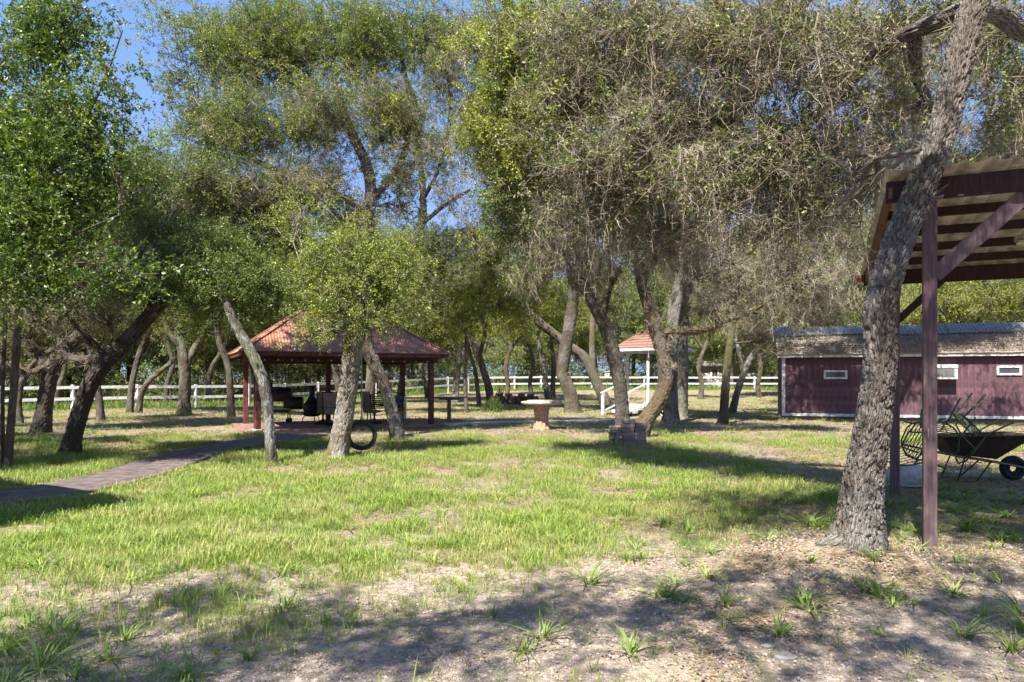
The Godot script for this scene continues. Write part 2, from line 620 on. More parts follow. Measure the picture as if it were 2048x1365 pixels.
func pavilion() -> void:
	var U := Vector3(0.891, 0, -0.454)
	var V := Vector3(-0.454, 0, -0.891)
	var C := Vector3(-4.88, 0, -20.4) + V * 1.45
	var g := gh(C.x, -C.z)
	var T := thing("pavilion", "open picnic pavilion with red ribbed metal hip roof on square red posts", "pavilion", C + Vector3(0, g, 0))
	T.basis = Basis(U, Vector3.UP, -V)
	keep_out.append([Vector2(C.x, -C.z), Vector2(U.x, -U.z), 3.0, 1.85])
	var a := 2.6
	var b := 1.45
	put("floor_slab", box_mesh(Vector3(6.0, 0.30, 3.7), 0.02), M.slab, T, Transform3D(Basis(), Vector3(0, -0.07, 0)))
	for s in [[-1, 1], [0, 1], [1, 1], [-1, -1], [0, -1], [1, -1]]:
		put("post", box_mesh(Vector3(0.15, 2.2, 0.15), 0.008), M.redpost, T, Transform3D(Basis(), Vector3(s[0] * a, 1.10, s[1] * b)))
	put("post", box_mesh(Vector3(0.14, 2.1, 0.14), 0.008), M.redpost, T, Transform3D(Basis(), Vector3(-a + 0.02, 1.05, b + 0.152)))
	put("footing", box_mesh(Vector3(0.24, 0.22, 0.40), 0.015), M.concrete, T, Transform3D(Basis(), Vector3(-a, 0.0, b + 0.08)))
	for s in [-1, 1]:
		put("beam", box_mesh(Vector3(2 * a + 0.3, 0.24, 0.09), 0.006), M.darkwood, T, Transform3D(Basis(), Vector3(0, 2.13, s * (b + 0.125))))
		put("beam", box_mesh(Vector3(0.09, 0.22, 2 * b - 0.3), 0.006), M.darkwood, T, Transform3D(Basis(), Vector3(s * (a + 0.09), 2.14, 0)))
		put("fascia", box_mesh(Vector3(2 * a + 0.86, 0.13, 0.03), 0.003), M.redpost, T, Transform3D(Basis(), Vector3(0, 2.225, s * (b + 0.42))))
		put("fascia", box_mesh(Vector3(0.03, 0.13, 2 * b + 0.8), 0.003), M.redpost, T, Transform3D(Basis(), Vector3(s * (a + 0.425), 2.225, 0)))
	var ey := 2.28
	var ry := 3.62
	var ea := a + 0.47
	var eb := b + 0.47
	var rl := ea - eb
	for s in [-1, 1]:
		var st := new_st()
		var hz := func(x): return Vector3(x, lerpf(ry, ey, clampf((absf(x) - rl) / eb, 0.0, 1.0)), s * eb * clampf((absf(x) - rl) / eb, 0.0, 1.0))
		var lz := func(x): return Vector3(x, ey, s * eb)
		corrugated(st, ea * 2, 0.085, 0.022, lz, hz)
		put("roof_sheet", done(st), M.redroof, T)
		st = new_st()
		var hx := func(z): return Vector3(s * (rl + eb * absf(z) / eb), lerpf(ry, ey, absf(z) / eb), z)
		var lx := func(z): return Vector3(s * ea, ey, z)
		corrugated(st, eb * 2, 0.085, 0.022, lx, hx)
		put("roof_sheet", done(st), M.redroof, T)
		for q in [-1, 1]:
			put("hip_cap", bar_mesh(Vector3(s * rl, ry + 0.02, 0), Vector3(s * ea, ey + 0.02, q * eb), 0.16, 0.025, Vector3.UP, 0.008), M.redroof, T)
	put("ridge_cap", bar_mesh(Vector3(-rl, ry + 0.03, 0), Vector3(rl, ry + 0.03, 0), 0.18, 0.03, Vector3.UP, 0.01), M.redroof, T)
	for s in [-1, 1]:
		for k in 7:
			var x := lerpf(-a, a, k / 6.0)
			var t := clampf((absf(x) - rl) / eb, 0.0, 0.92)
			put("rafter", bar_mesh(Vector3(x, ey - 0.06, s * (eb - 0.06)), Vector3(x, lerpf(ry, ey, t) - 0.09, s * eb * t), 0.04, 0.09), M.darkwood, T)
	# string of small bulbs under the front beam
	var L := thing("string_lights", "string of small white bulbs hung along the front beam of the pavilion", "lights", T.position)
	L.basis = T.basis
	var wire := []
	for k in 57:
		var x := lerpf(-a, a, k / 56.0)
		wire.append(Vector3(x, 2.10 - 0.025 * absf(sin(k / 4.0 * PI)), b + 0.185))
	put("wire", rod_mesh(wire, [0.004], 4), M.black, L)
	for k in range(2, 57, 4):
		put("bulb", lathe_mesh([Vector2(0, -0.05), Vector2(0.016, -0.04), Vector2(0.02, -0.025), Vector2(0.012, 0.0), Vector2(0, 0)], 8), M.white, L, Transform3D(Basis(), wire[k]))
	var fl := g + 0.08
	# offset smoker
	var S := thing("barbecue_smoker", "black offset barrel smoker with side firebox under the pavilion roof", "smoker", Vector3(-7.56, fl, -22.3), 0.1)
	put("cooking_chamber", lathe_mesh([Vector2(0, -0.36), Vector2(0.22, -0.36), Vector2(0.24, -0.34), Vector2(0.24, 0.34), Vector2(0.22, 0.36), Vector2(0, 0.36)], 22, Transform3D(Basis(Vector3.FORWARD, PI / 2), Vector3(-0.02, 0.92, 0))), M.black, S)
	put("firebox", lathe_mesh([Vector2(0, -0.2), Vector2(0.2, -0.2), Vector2(0.215, -0.18), Vector2(0.215, 0.18), Vector2(0.2, 0.2), Vector2(0, 0.2)], 20, Transform3D(Basis(Vector3.FORWARD, PI / 2), Vector3(0.5, 0.64, 0))), M.black, S)
	put("side_box", box_mesh(Vector3(0.24, 0.42, 0.4), 0.02), M.black, S, Transform3D(Basis(), Vector3(0.24, 0.68, 0)))
	put("lid_handle", rod_mesh([Vector3(-0.2, 1.0, 0.24), Vector3(-0.2, 1.0, 0.3), Vector3(0.12, 1.0, 0.3), Vector3(0.12, 1.0, 0.24)], [0.012], 6), M.black, S)
	put("smokestack", rod_mesh([Vector3(-0.3, 1.1, 0), Vector3(-0.3, 1.3, 0)], [0.045], 10), M.black, S)
	put("lower_shelf", box_mesh(Vector3(0.62, 0.09, 0.36), 0.01), M.black, S, Transform3D(Basis(), Vector3(-0.02, 0.38, 0)))
	for q in [[-0.3, 0.15], [-0.3, -0.15], [0.26, 0.15], [0.26, -0.15]]:
		put("leg", rod_mesh([Vector3(q[0], 0.08, q[1]), Vector3(q[0], 0.75, q[1])], [0.022], 6), M.black, S)
		put("wheel", rod_mesh([Vector3(q[0], 0.075, q[1] - 0.02), Vector3(q[0], 0.075, q[1] + 0.02)], [0.075], 12), M.black, S)
	# chiminea on a stand
	var K := thing("chiminea", "black chiminea with tall flared chimney on a bowlegged stand", "chiminea", Vector3(-6.45, fl, -22.0))
	put("body", lathe_mesh([Vector2(0, 0.22), Vector2(0.16, 0.24), Vector2(0.24, 0.34), Vector2(0.28, 0.46), Vector2(0.3, 0.52), Vector2(0.26, 0.62), Vector2(0.16, 0.76), Vector2(0.09, 0.86), Vector2(0.085, 1.12), Vector2(0.12, 1.2), Vector2(0.1, 1.2), Vector2(0.07, 1.1), Vector2(0, 0.8)], 24), M.black, K)
	put("fire_bowl", lathe_mesh([Vector2(0, 0.2), Vector2(0.2, 0.22), Vector2(0.31, 0.3), Vector2(0.32, 0.35), Vector2(0.29, 0.35), Vector2(0, 0.3)], 24), M.black, K)
	for k in 3:
		var an := 0.5 + TAU * k / 3.0
		var d := Vector3(cos(an), 0, sin(an))
		put("leg", rod_mesh([d * 0.2 + Vector3(0, 0.3, 0), d * 0.3 + Vector3(0, 0.16, 0), d * 0.3 + Vector3(0, 0.07, 0), d * 0.36 + Vector3(0, 0.01, 0)], [0.014], 6), M.black, K)
	sling_chair(Vector3(-6.0, fl, -21.65), 0.45, "beige sling patio chair turned away, next to the black chiminea")
	sling_chair(Vector3(-5.5, fl, -21.1), -0.1, "lit beige sling patio chair directly left of the mossy tyre-swing trunk")
	sling_chair(Vector3(-4.42, fl, -21.9), -0.75, "beige sling patio chair behind the tyre rope, beside the slatted bench")
	# slatted bench
	var B := thing("park_bench", "black slatted park bench with arched backrest at the back of the pavilion", "bench", Vector3(-4.35, fl, -23.4), PI + 0.42)
	for k in 6:
		put("back_slat", box_mesh(Vector3(1.15, 0.045, 0.02), 0.004), M.black, B, Transform3D(Basis(Vector3.RIGHT, -0.15), Vector3(0, 0.5 + k * 0.068, -0.22 - k * 0.011)))
	for k in 5:
		put("seat_slat", box_mesh(Vector3(1.15, 0.025, 0.065), 0.004), M.black, B, Transform3D(Basis(), Vector3(0, 0.43, -0.16 + k * 0.09)))
	var arch := []
	for k in 13:
		var t := k / 12.0
		arch.append(Vector3(lerpf(-0.55, 0.55, t), 0.89 + 0.09 * sin(t * PI), -0.285))
	put("top_rail", rod_mesh(arch, [0.018], 6), M.black, B)
	for s in [-0.56, 0.56]:
		put("end_frame", rod_mesh([Vector3(s, 0.0, -0.28), Vector3(s, 0.42, -0.2), Vector3(s, 0.9, -0.285)], [0.02], 6), M.black, B)
		put("leg", rod_mesh([Vector3(s, 0.0, 0.26), Vector3(s, 0.43, 0.22), Vector3(s, 0.64, 0.22), Vector3(s, 0.66, -0.2)], [0.02], 6), M.black, B)
	# barrel
	var D := thing("trash_barrel", "white metal drum with a yellow round emblem beside the pavilion's rear post", "barrel", Vector3(-3.92, fl, -24.0), 0.3)
	put("drum", lathe_mesh([Vector2(0, 0), Vector2(0.2, 0), Vector2(0.21, 0.02), Vector2(0.205, 0.05), Vector2(0.205, 0.27), Vector2(0.215, 0.285), Vector2(0.205, 0.3), Vector2(0.205, 0.52), Vector2(0.215, 0.535), Vector2(0.205, 0.55), Vector2(0.205, 0.76), Vector2(0.215, 0.79), Vector2(0.2, 0.8), Vector2(0.19, 0.78), Vector2(0.185, 0.1), Vector2(0, 0.1)], 28), M.drum, D)
	for lay in [[0.165, 0.15, 0.2165, "emblem_ring", M.black, 0.0], [0.15, 0.135, 0.2185, "emblem_disc", M.yellow, 0.0], [0.11, 0.035, 0.2205, "emblem_band", M.red, 0.02]]:
		var st := new_st()
		for k in 24:
			var p := [Vector2(0, 0), Vector2(cos(TAU * k / 24.0), sin(TAU * k / 24.0)), Vector2(cos(TAU * (k + 1) / 24.0), sin(TAU * (k + 1) / 24.0))]
			for q in p:
				var an: float = q.x * lay[0] / 0.21
				st.add_vertex(Vector3(sin(an) * lay[2], 0.33 + q.y * lay[1] + q.x * lay[5], cos(an) * lay[2]))
		put(lay[3], done(st), lay[4], D)

func sling_chair(pos: Vector3, turn: float, label: String) -> void:
	# seen from behind: local +z is the back of the chair
	var T := thing("sling_chair", label, "chair", pos, turn, "sling chairs under the pavilion")
	var bk := Basis(Vector3.RIGHT, 0.2)
	put("backrest", box_mesh(Vector3(0.46, 0.66, 0.02), 0.008), M.sling, T, Transform3D(bk, Vector3(0, 0.68, 0.3)))
	put("seat", box_mesh(Vector3(0.46, 0.02, 0.5), 0.008), M.sling, T, Transform3D(Basis(Vector3.RIGHT, 0.1), Vector3(0, 0.38, 0.0)))
	put("seam", box_mesh(Vector3(0.47, 0.012, 0.026), 0.003), M.black, T, Transform3D(bk, Vector3(0, 0.56, 0.278)))
	for s in [-0.245, 0.245]:
		put("side_frame", rod_mesh([Vector3(s, 0.42, -0.26), Vector3(s, 0.34, 0.2), Vector3(s, 0.4, 0.25), Vector3(s, 1.02, 0.37)], [0.014], 6), M.black, T)
		put("armrest", rod_mesh([Vector3(s * 1.12, 0.36, -0.22), Vector3(s * 1.15, 0.58, -0.2), Vector3(s * 1.15, 0.6, 0.05), Vector3(s * 1.05, 0.62, 0.29)], [0.014], 6), M.black, T)
	put("top_bar", rod_mesh([Vector3(-0.245, 1.02, 0.37), Vector3(0.245, 1.02, 0.37)], [0.014], 6), M.black, T)
	put("column", rod_mesh([Vector3(0, 0.05, 0), Vector3(0, 0.36, 0)], [0.03], 8), M.black, T)
	put("swivel_base", lathe_mesh([Vector2(0.24, 0.0), Vector2(0.27, 0.012), Vector2(0.24, 0.03), Vector2(0.21, 0.012), Vector2(0.24, 0.0)], 24), M.black, T)
	for k in 4:
		var an := PI / 4 + k * PI / 2
		put("base_arm", rod_mesh([Vector3(0, 0.16, 0), Vector3(cos(an) * 0.24, 0.015, sin(an) * 0.24)], [0.014], 6), M.black, T)

func gazebo() -> void:
	var C := Vector3(5.95, 0, -28.6)
	var g := gh(C.x, -C.z)
	var T := thing("gazebo", "small white gazebo with reddish shingled roof and front steps, behind the oak trunks", "gazebo", C + Vector3(0, g, 0), -0.36)
	keep_out.append([Vector2(C.x, -C.z), Vector2(1, 0), 1.4, 1.4])
	var R := 1.45
	var vs := []
	for k in 6:
		var an := PI / 6 + k * PI / 3
		vs.append(Vector3(cos(an), 0, sin(an)))
	var st := new_st()
	for k in 6:
		var p: Vector3 = vs[k] * (R + 0.1)
		var q: Vector3 = vs[(k + 1) % 6] * (R + 0.1)
		for y in [[0.34, 0.42]]:
			quad(st, p + Vector3(0, y[0], 0), p + Vector3(0, y[1], 0), q + Vector3(0, y[1], 0), q + Vector3(0, y[0], 0))
			st.add_vertex(Vector3(0, y[1], 0)); st.add_vertex(q + Vector3(0, y[1], 0)); st.add_vertex(p + Vector3(0, y[1], 0))
	put("floor_deck", done(st), M.white, T)
	for k in 6:
		var p: Vector3 = vs[k] * R
		put("post", box_mesh(Vector3(0.1, 2.3, 0.1), 0.006), M.white, T, Transform3D(Basis(Vector3.UP, -atan2(p.z, p.x)), p + Vector3(0, 1.57, 0)))
		var q: Vector3 = vs[(k + 1) % 6] * R
		put("header", bar_mesh(p + Vector3(0, 2.66, 0), q + Vector3(0, 2.66, 0), 0.06, 0.15), M.white, T)
		# lattice skirt
		if k != 2:
			var n := (p + q).normalized() * 0.03
			for m in 9:
				var t := (m + 0.5) / 9.0
				for s in [-1, 1]:
					var c := p.lerp(q, t)
					var e := p.lerp(q, clampf(t + s * 0.17, 0.0, 1.0))
					put("lattice_slat", bar_mesh(c + n + Vector3(0, 0.0, 0) + n * 0.3 * s, e + n + Vector3(0, 0.36, 0) + n * 0.3 * s, 0.035, 0.008, n), M.white, T)
		if k != 1:
			put("handrail", bar_mesh(p + Vector3(0, 1.3, 0), q + Vector3(0, 1.3, 0), 0.06, 0.045), M.white, T)
		# roof face in shingle courses
		var tip := Vector3(0, 3.78, 0)
		var e0: Vector3 = vs[k] * (R + 0.38) + Vector3(0, 2.74, 0)
		var e1: Vector3 = vs[(k + 1) % 6] * (R + 0.38) + Vector3(0, 2.74, 0)
		var nn := (e1 - e0).cross(tip - e0).normalized()
		if nn.y < 0:
			nn = -nn
		st = new_st()
		for c in 9:
			var t0 := c / 9.0
			var t1 := minf(1.0, (c + 1.12) / 9.0)
			var a0 := e0.lerp(tip, t0); var b0 := e1.lerp(tip, t0)
			var a1 := e0.lerp(tip, t1); var b1 := e1.lerp(tip, t1)
			quad(st, a0 + nn * 0.022, a1 + nn * 0.004, b1 + nn * 0.004, b0 + nn * 0.022)
			quad(st, a0, a0 + nn * 0.022, b0 + nn * 0.022, b0)
		put("roof_panel", done(st), M.shingle_red, T)
		put("fascia", bar_mesh(e0 - nn * 0.02 + Vector3(0, -0.05, 0), e1 - nn * 0.02 + Vector3(0, -0.05, 0), 0.03, 0.11), M.white, T)
	# steps out towards the yard, with handrails
	var m0: Vector3 = (vs[1] + vs[2]) * 0.5 * R
	var fw := m0.normalized()
	var sd := Vector3(-fw.z, 0, fw.x)
	for k in 3:
		put("step", box_mesh(Vector3(1.1, 0.12, 0.34), 0.006), M.white if k < 2 else M.darkwood, T, Transform3D(Basis(sd, Vector3.UP, fw), m0 + fw * (0.25 + k * 0.32) + Vector3(0, 0.3 - k * 0.12, 0)))
	for s in [-1, 1]:
		var top: Vector3 = m0 + sd * s * 0.66 + Vector3(0, 1.3, 0)
		var low: Vector3 = m0 + sd * s * 0.66 + fw * 1.15 + Vector3(0, 0.92, 0)
		put("newel_post", box_mesh(Vector3(0.1, 0.95, 0.1), 0.006), M.white, T, Transform3D(Basis(sd, Vector3.UP, fw), low + Vector3(0, -0.47, 0)))
		put("stair_rail", bar_mesh(top, low + fw * 0.1, 0.09, 0.05), M.white, T)
		put("bottom_rail", bar_mesh(top + Vector3(0, -0.75, 0), low + Vector3(0, -0.75, 0), 0.05, 0.05), M.white, T)

func shed() -> void:
	var U := Vector3(0.952, 0, 0.309).normalized()
	var V := Vector3(0.309, 0, -0.952).normalized()
	var O := Vector3(9.87, 0, -24.9)
	var g := gh(O.x, -O.z)
	var T := thing("garden_shed", "long low burgundy shed with white trim and a shallow leaf-strewn roof", "shed", O + Vector3(0, g, 0))
	T.basis = Basis(U, Vector3.UP, -V)           # local x along the front, -z to the back
	var L := 9.2
	var D := 3.0
	var ev := 2.30
	keep_out.append([Vector2(O.x, -O.z) + Vector2(U.x, -U.z) * L * 0.5 + Vector2(V.x, -V.z) * D * 0.5, Vector2(U.x, -U.z), L * 0.5 + 0.1, D * 0.5 + 0.1])
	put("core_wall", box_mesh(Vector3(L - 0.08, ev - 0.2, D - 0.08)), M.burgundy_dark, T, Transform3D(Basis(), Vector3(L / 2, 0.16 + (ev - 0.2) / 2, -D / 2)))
	for k in 4:
		put("skid", box_mesh(Vector3(L, 0.14, 0.14), 0.01), M.oldwood, T, Transform3D(Basis(), Vector3(L / 2, 0.08, -0.15 - k * 0.9)))
	var bm := box_mesh(Vector3(0.197, 2.0, 0.022), 0.003)
	for k in 45:
		put("siding_board", bm, M.burgundy, T, Transform3D(Basis(), Vector3(0.15 + k * 0.2, 1.26, 0.0 - 0.03)))
	for k in 15:
		put("siding_board", bm, M.burgundy, T, Transform3D(Basis(Vector3.UP, PI / 2), Vector3(0.03, 1.26, -0.1 - k * 0.2)))
	for x in [0.045, L - 0.045]:
		put("corner_trim", box_mesh(Vector3(0.11, 2.14, 0.03), 0.004), M.white, T, Transform3D(Basis(), Vector3(x, 1.22, 0.0)))
	put("corner_trim", box_mesh(Vector3(0.03, 2.14, 0.11), 0.004), M.white, T, Transform3D(Basis(), Vector3(-0.0, 1.22, -0.075)))
	put("base_trim", box_mesh(Vector3(L - 0.21, 0.10, 0.03), 0.004), M.white, T, Transform3D(Basis(), Vector3(L / 2, 0.21, 0.0)))
	put("eave_board", box_mesh(Vector3(L + 0.36, 0.09, 0.03), 0.004), M.paletrim, T, Transform3D(Basis(), Vector3(L / 2, ev + 0.02, 0.17)))
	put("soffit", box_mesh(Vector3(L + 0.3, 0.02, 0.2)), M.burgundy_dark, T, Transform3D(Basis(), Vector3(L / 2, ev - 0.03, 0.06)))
	for w in [[1.38, 2.15, 1.50, 1.82], [6.68, 7.4, 1.63, 1.95]]:
		var c := Vector3((w[0] + w[1]) / 2, (w[2] + w[3]) / 2, 0.0)
		var ww: float = w[1] - w[0]
		var hh: float = w[3] - w[2]
		var W := put("window", box_mesh(Vector3(ww - 0.1, hh - 0.1, 0.012)), M.glass_dark, T, Transform3D(Basis(), c + Vector3(0, 0, -0.012)))
		for s in [-1, 1]:
			put("frame", box_mesh(Vector3(ww, 0.07, 0.04), 0.004), M.white, W, Transform3D(Basis(), Vector3(0, s * (hh / 2 - 0.035), 0.02)))
			put("frame", box_mesh(Vector3(0.07, hh - 0.142, 0.038), 0.004), M.white, W, Transform3D(Basis(), Vector3(s * (ww / 2 - 0.035), 0, 0.02)))
	# gable end and roof: leafy shingles below, bare sheet metal above
	var ry := 3.42
	var mz := -D / 2
	var st := new_st()
	for x in [0.012, L - 0.012]:
		st.add_vertex(Vector3(x, ev - 0.06, 0.0)); st.add_vertex(Vector3(x, ev - 0.06, -D)); st.add_vertex(Vector3(x, ry - 0.1, mz))
	put("gable", done(st), M.burgundy, T)
	var e := Vector3(0, ev + 0.07, 0.2)
	var r := Vector3(0, ry, mz)
	var nrm := Vector3(0, -(r - e).z, (r - e).y).normalized()
	var Rf := put("roof", bar_mesh(Vector3(L / 2, 0, 0) + e * 1.0, Vector3(L / 2, 0, 0) + r, L + 0.36, 0.04, nrm), M.shingle_old, T)
	put("roof_back", bar_mesh(Vector3(L / 2, e.y, -D - 0.2), Vector3(L / 2, ry - 0.02, mz - 0.02), L + 0.36, 0.04), M.shingle_old, T)
	for c in 8:
		var t0 := c / 13.0
		var t1 := (c + 1.1) / 13.0
		st = new_st()
		var x0 := -0.18
		var x1 := L + 0.18
		var n := 46
		for k in n:
			var xa := lerpf(x0, x1, float(k) / n) + 0.004
			var xb := lerpf(x0, x1, float(k + 1) / n) - 0.004
			var j := 0.012 * nf.get_noise_2d(k * 40.0, c * 90.0)
			var a := e.lerp(r, t0 - 0.01 + j) + nrm * 0.036
			var b := e.lerp(r, t1) + nrm * 0.023
			quad(st, a + Vector3(xa, 0, 0), b + Vector3(xa, 0, 0), b + Vector3(xb, 0, 0), a + Vector3(xb, 0, 0))
			quad(st, a - nrm * 0.014 + Vector3(xa, 0, 0), a + Vector3(xa, 0, 0), a + Vector3(xb, 0, 0), a - nrm * 0.014 + Vector3(xb, 0, 0))
		put("shingle_course", done(st), M.shingle_old, Rf, Rf.transform.affine_inverse())
	for k in 5:
		st = new_st()
		var w := (L + 0.4) / 5.0 + 0.03
		var cx := -0.2 + (k + 0.5) * (L + 0.4) / 5.0
		var lift := 0.045 + 0.012 * (k % 2)
		var lo := func(x): return e.lerp(r, 0.66 + 0.03 * sin(k * 2.1)) + nrm * lift + Vector3(cx + x, 0, 0)
		var hi := func(x): return e.lerp(r, 1.02) + nrm * lift + Vector3(cx + x, 0, 0)
		corrugated(st, w, 0.11, 0.03, lo, hi)
		put("metal_sheet", done(st), M.galv, Rf, Rf.transform.affine_inverse())
	# fallen leaves lying on the lower roof
	rng.seed = 77
	var xf := []
	var col := []
	for k in 2600:
		var t := pow(rng.randf(), 1.2) * 0.70
		var p := e.lerp(r, t) + nrm * 0.045 + Vector3(rnd(-0.15, L + 0.1), 0, 0)
		xf.append(Transform3D(Basis(Vector3.RIGHT, -0.65) * Basis(Vector3.UP, rnd(0, TAU)).scaled(Vector3(1, 0.6, 1) * rnd(0.5, 1.0)), p))
		col.append(Color(0.30, 0.19, 0.12).lerp(Color(0.42, 0.33, 0.24), rng.randf()) * rnd(0.7, 1.1))
	multi("fallen_leaves", CL.litter0, M.litter, xf, col, T).set_meta("kind", "stuff")
	# window air conditioner
	var A := thing("air_conditioner", "white boxy window air conditioner sticking out of the burgundy shed wall", "air conditioner", T.transform * Vector3(5.1, 1.74, 0.17))
	A.basis = T.basis
	put("housing", box_mesh(Vector3(0.72, 0.5, 0.42), 0.015), M.paletrim, A)
	put("front_frame", box_mesh(Vector3(0.72, 0.1, 0.03), 0.006), M.white, A, Transform3D(Basis(), Vector3(0, 0.19, 0.22)))
	put("coil_panel", box_mesh(Vector3(0.56, 0.28, 0.012)), M.grille, A, Transform3D(Basis(), Vector3(-0.02, -0.02, 0.212)))
	for k in 9:
		put("fin", box_mesh(Vector3(0.012, 0.28, 0.02)), M.galv, A, Transform3D(Basis(), Vector3(-0.27 + k * 0.062, -0.02, 0.222)))

func carport() -> void:
	var U := Vector3(0.914, 0, 0.406).normalized()
	var V := Vector3(0.406, 0, -0.914).normalized()
	var A := Vector3(3.79, 0, -6.19)
	var g := gh(A.x, -A.z)
	var T := thing("carport", "brown timber carport with ribbed metal roof behind the big leaning trunk", "carport", A + Vector3(0, g, 0))
	T.basis = Basis(U, Vector3.UP, -V)
	var rh := func(v): return 3.37 - 0.118 * (v + 0.3)
	var W := 4.3
	for p in [[0.0, 0.0], [0.0, 2.95], [W - 0.4, 0.0], [W - 0.4, 2.95]]:
		var h: float = rh.call(p[1]) - 0.2
		var P := put("post", box_mesh(Vector3(0.108, h + 0.3, 0.105), 0.006), M.purplepost, T, Transform3D(Basis(), Vector3(p[0], h / 2 - 0.15, -p[1])))
		if p == [0.0, 0.0]:
			put("hook", rod_mesh([Vector3(-0.02, -0.34, 0.054), Vector3(-0.02, -0.34, 0.075), Vector3(-0.02, -0.42, 0.075), Vector3(-0.02, -0.43, 0.06)], [0.003], 5), M.white, P)
	for v in [-0.09, 3.05]:
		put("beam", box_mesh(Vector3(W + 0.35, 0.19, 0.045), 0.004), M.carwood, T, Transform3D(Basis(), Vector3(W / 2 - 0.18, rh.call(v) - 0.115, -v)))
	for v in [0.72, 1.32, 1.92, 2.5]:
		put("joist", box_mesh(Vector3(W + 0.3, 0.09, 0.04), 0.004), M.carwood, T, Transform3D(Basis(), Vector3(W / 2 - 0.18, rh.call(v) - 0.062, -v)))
	put("rafter", bar_mesh(Vector3(-0.32, rh.call(-0.12) - 0.1, 0.115), Vector3(-0.32, rh.call(3.2) - 0.1, -3.2), 0.035, 0.16), M.rustwood, T)
	put("rafter", bar_mesh(Vector3(-0.08, rh.call(0.1) - 0.17, -0.02), Vector3(-0.08, rh.call(3.0) - 0.17, -3.0), 0.04, 0.13), M.rustwood, T)
	put("fascia", box_mesh(Vector3(W + 0.5, 0.1, 0.03), 0.003), M.rustwood, T, Transform3D(Basis(), Vector3(W / 2 - 0.2, rh.call(3.25) - 0.06, -3.25)))
	put("brace", bar_mesh(Vector3(0.03, 2.46, 0.03), Vector3(0.82, 3.22, 0.03), 0.04, 0.135, Vector3.UP, 0.004), M.purplepost, T)
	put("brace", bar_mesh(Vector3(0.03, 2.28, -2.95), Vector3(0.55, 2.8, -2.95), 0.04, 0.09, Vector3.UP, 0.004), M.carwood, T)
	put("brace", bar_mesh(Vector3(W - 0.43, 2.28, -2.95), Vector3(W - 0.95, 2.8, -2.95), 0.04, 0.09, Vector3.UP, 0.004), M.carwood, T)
	for k in 5:
		var st := new_st()
		var cx: float = -0.36 + 0.47 + k * 0.93
		var dy := 0.004 * (k % 2)
		var lo := func(x): return Vector3(cx + x, rh.call(-0.3) + dy, 0.3)
		var hi := func(x): return Vector3(cx + x, rh.call(3.38) + dy, -3.38)
		corrugated(st, 0.97, 0.2, 0.032, lo, hi, 2.2)
		put("roof_sheet", done(st), M.sheet, T)
	var L := thing("light_fixture", "unlit cream tube light fixture under the carport roof", "light fixture", T.transform * Vector3(1.55, 2.98, -1.4))
	L.basis = T.basis
	put("housing", box_mesh(Vector3(1.2, 0.06, 0.13), 0.01), M.cream, L)
	put("reflector", bar_mesh(Vector3(-0.6, -0.03, 0.09), Vector3(0.6, -0.03, 0.09), 0.05, 0.01, Vector3(0, 1, 0.6)), M.cream, L)
	for s in [-0.03, 0.03]:
		put("tube", rod_mesh([Vector3(-0.58, -0.045, s), Vector3(0.58, -0.045, s)], [0.014], 8), M.white, L)

func patio_chair(label: String, xf: Transform3D) -> Node3D:
	# welded steel garden chair: mesh seat, curved back with bars, four round legs; local y up, back towards -z
	var T := thing("patio_chair", label, "chair", Vector3.ZERO, 0.0, "green metal patio chairs piled under the carport")
	T.transform = xf
	var loop := []
	for k in 17:
		var a := TAU * k / 16.0
		loop.append(Vector3(0.25 * cos(a) * (1.0 + 0.12 * absf(sin(2 * a))), 0.42, 0.24 * sin(a) * (1.0 + 0.12 * absf(sin(2 * a)))))
	put("seat_rim", rod_mesh(loop, [0.012], 6), M.greensteel, T)
	for k in 9:
		var x := -0.22 + k * 0.055
		put("seat_bar", rod_mesh([Vector3(x, 0.42, -0.22), Vector3(x, 0.405, 0.0), Vector3(x, 0.42, 0.22)], [0.006], 5), M.greensteel, T)
	var back := [Vector3(-0.24, 0.42, -0.2), Vector3(-0.26, 0.66, -0.26), Vector3(-0.2, 0.84, -0.32), Vector3(0, 0.9, -0.34), Vector3(0.2, 0.84, -0.32), Vector3(0.26, 0.66, -0.26), Vector3(0.24, 0.42, -0.2)]
	put("back_frame", rod_mesh(back, [0.013], 6), M.greensteel, T)
	for k in 7:
		var x := -0.18 + k * 0.06
		put("back_bar", rod_mesh([Vector3(x, 0.44, -0.21), Vector3(x, 0.66, -0.27), Vector3(x, 0.85, -0.325)], [0.006], 5), M.greensteel, T)
	for q in [[-1, -1], [1, -1], [-1, 1], [1, 1]]:
		put("leg", rod_mesh([Vector3(q[0] * 0.2, 0.42, q[1] * 0.19), Vector3(q[0] * 0.25, 0.0, q[1] * 0.27)], [0.013], 7), M.greensteel, T)
	for s in [-1, 1]:
		put("armrest", rod_mesh([Vector3(s * 0.26, 0.64, -0.25), Vector3(s * 0.29, 0.65, 0.02), Vector3(s * 0.28, 0.6, 0.2), Vector3(s * 0.22, 0.42, 0.18)], [0.012], 6), M.greensteel, T)
	return T

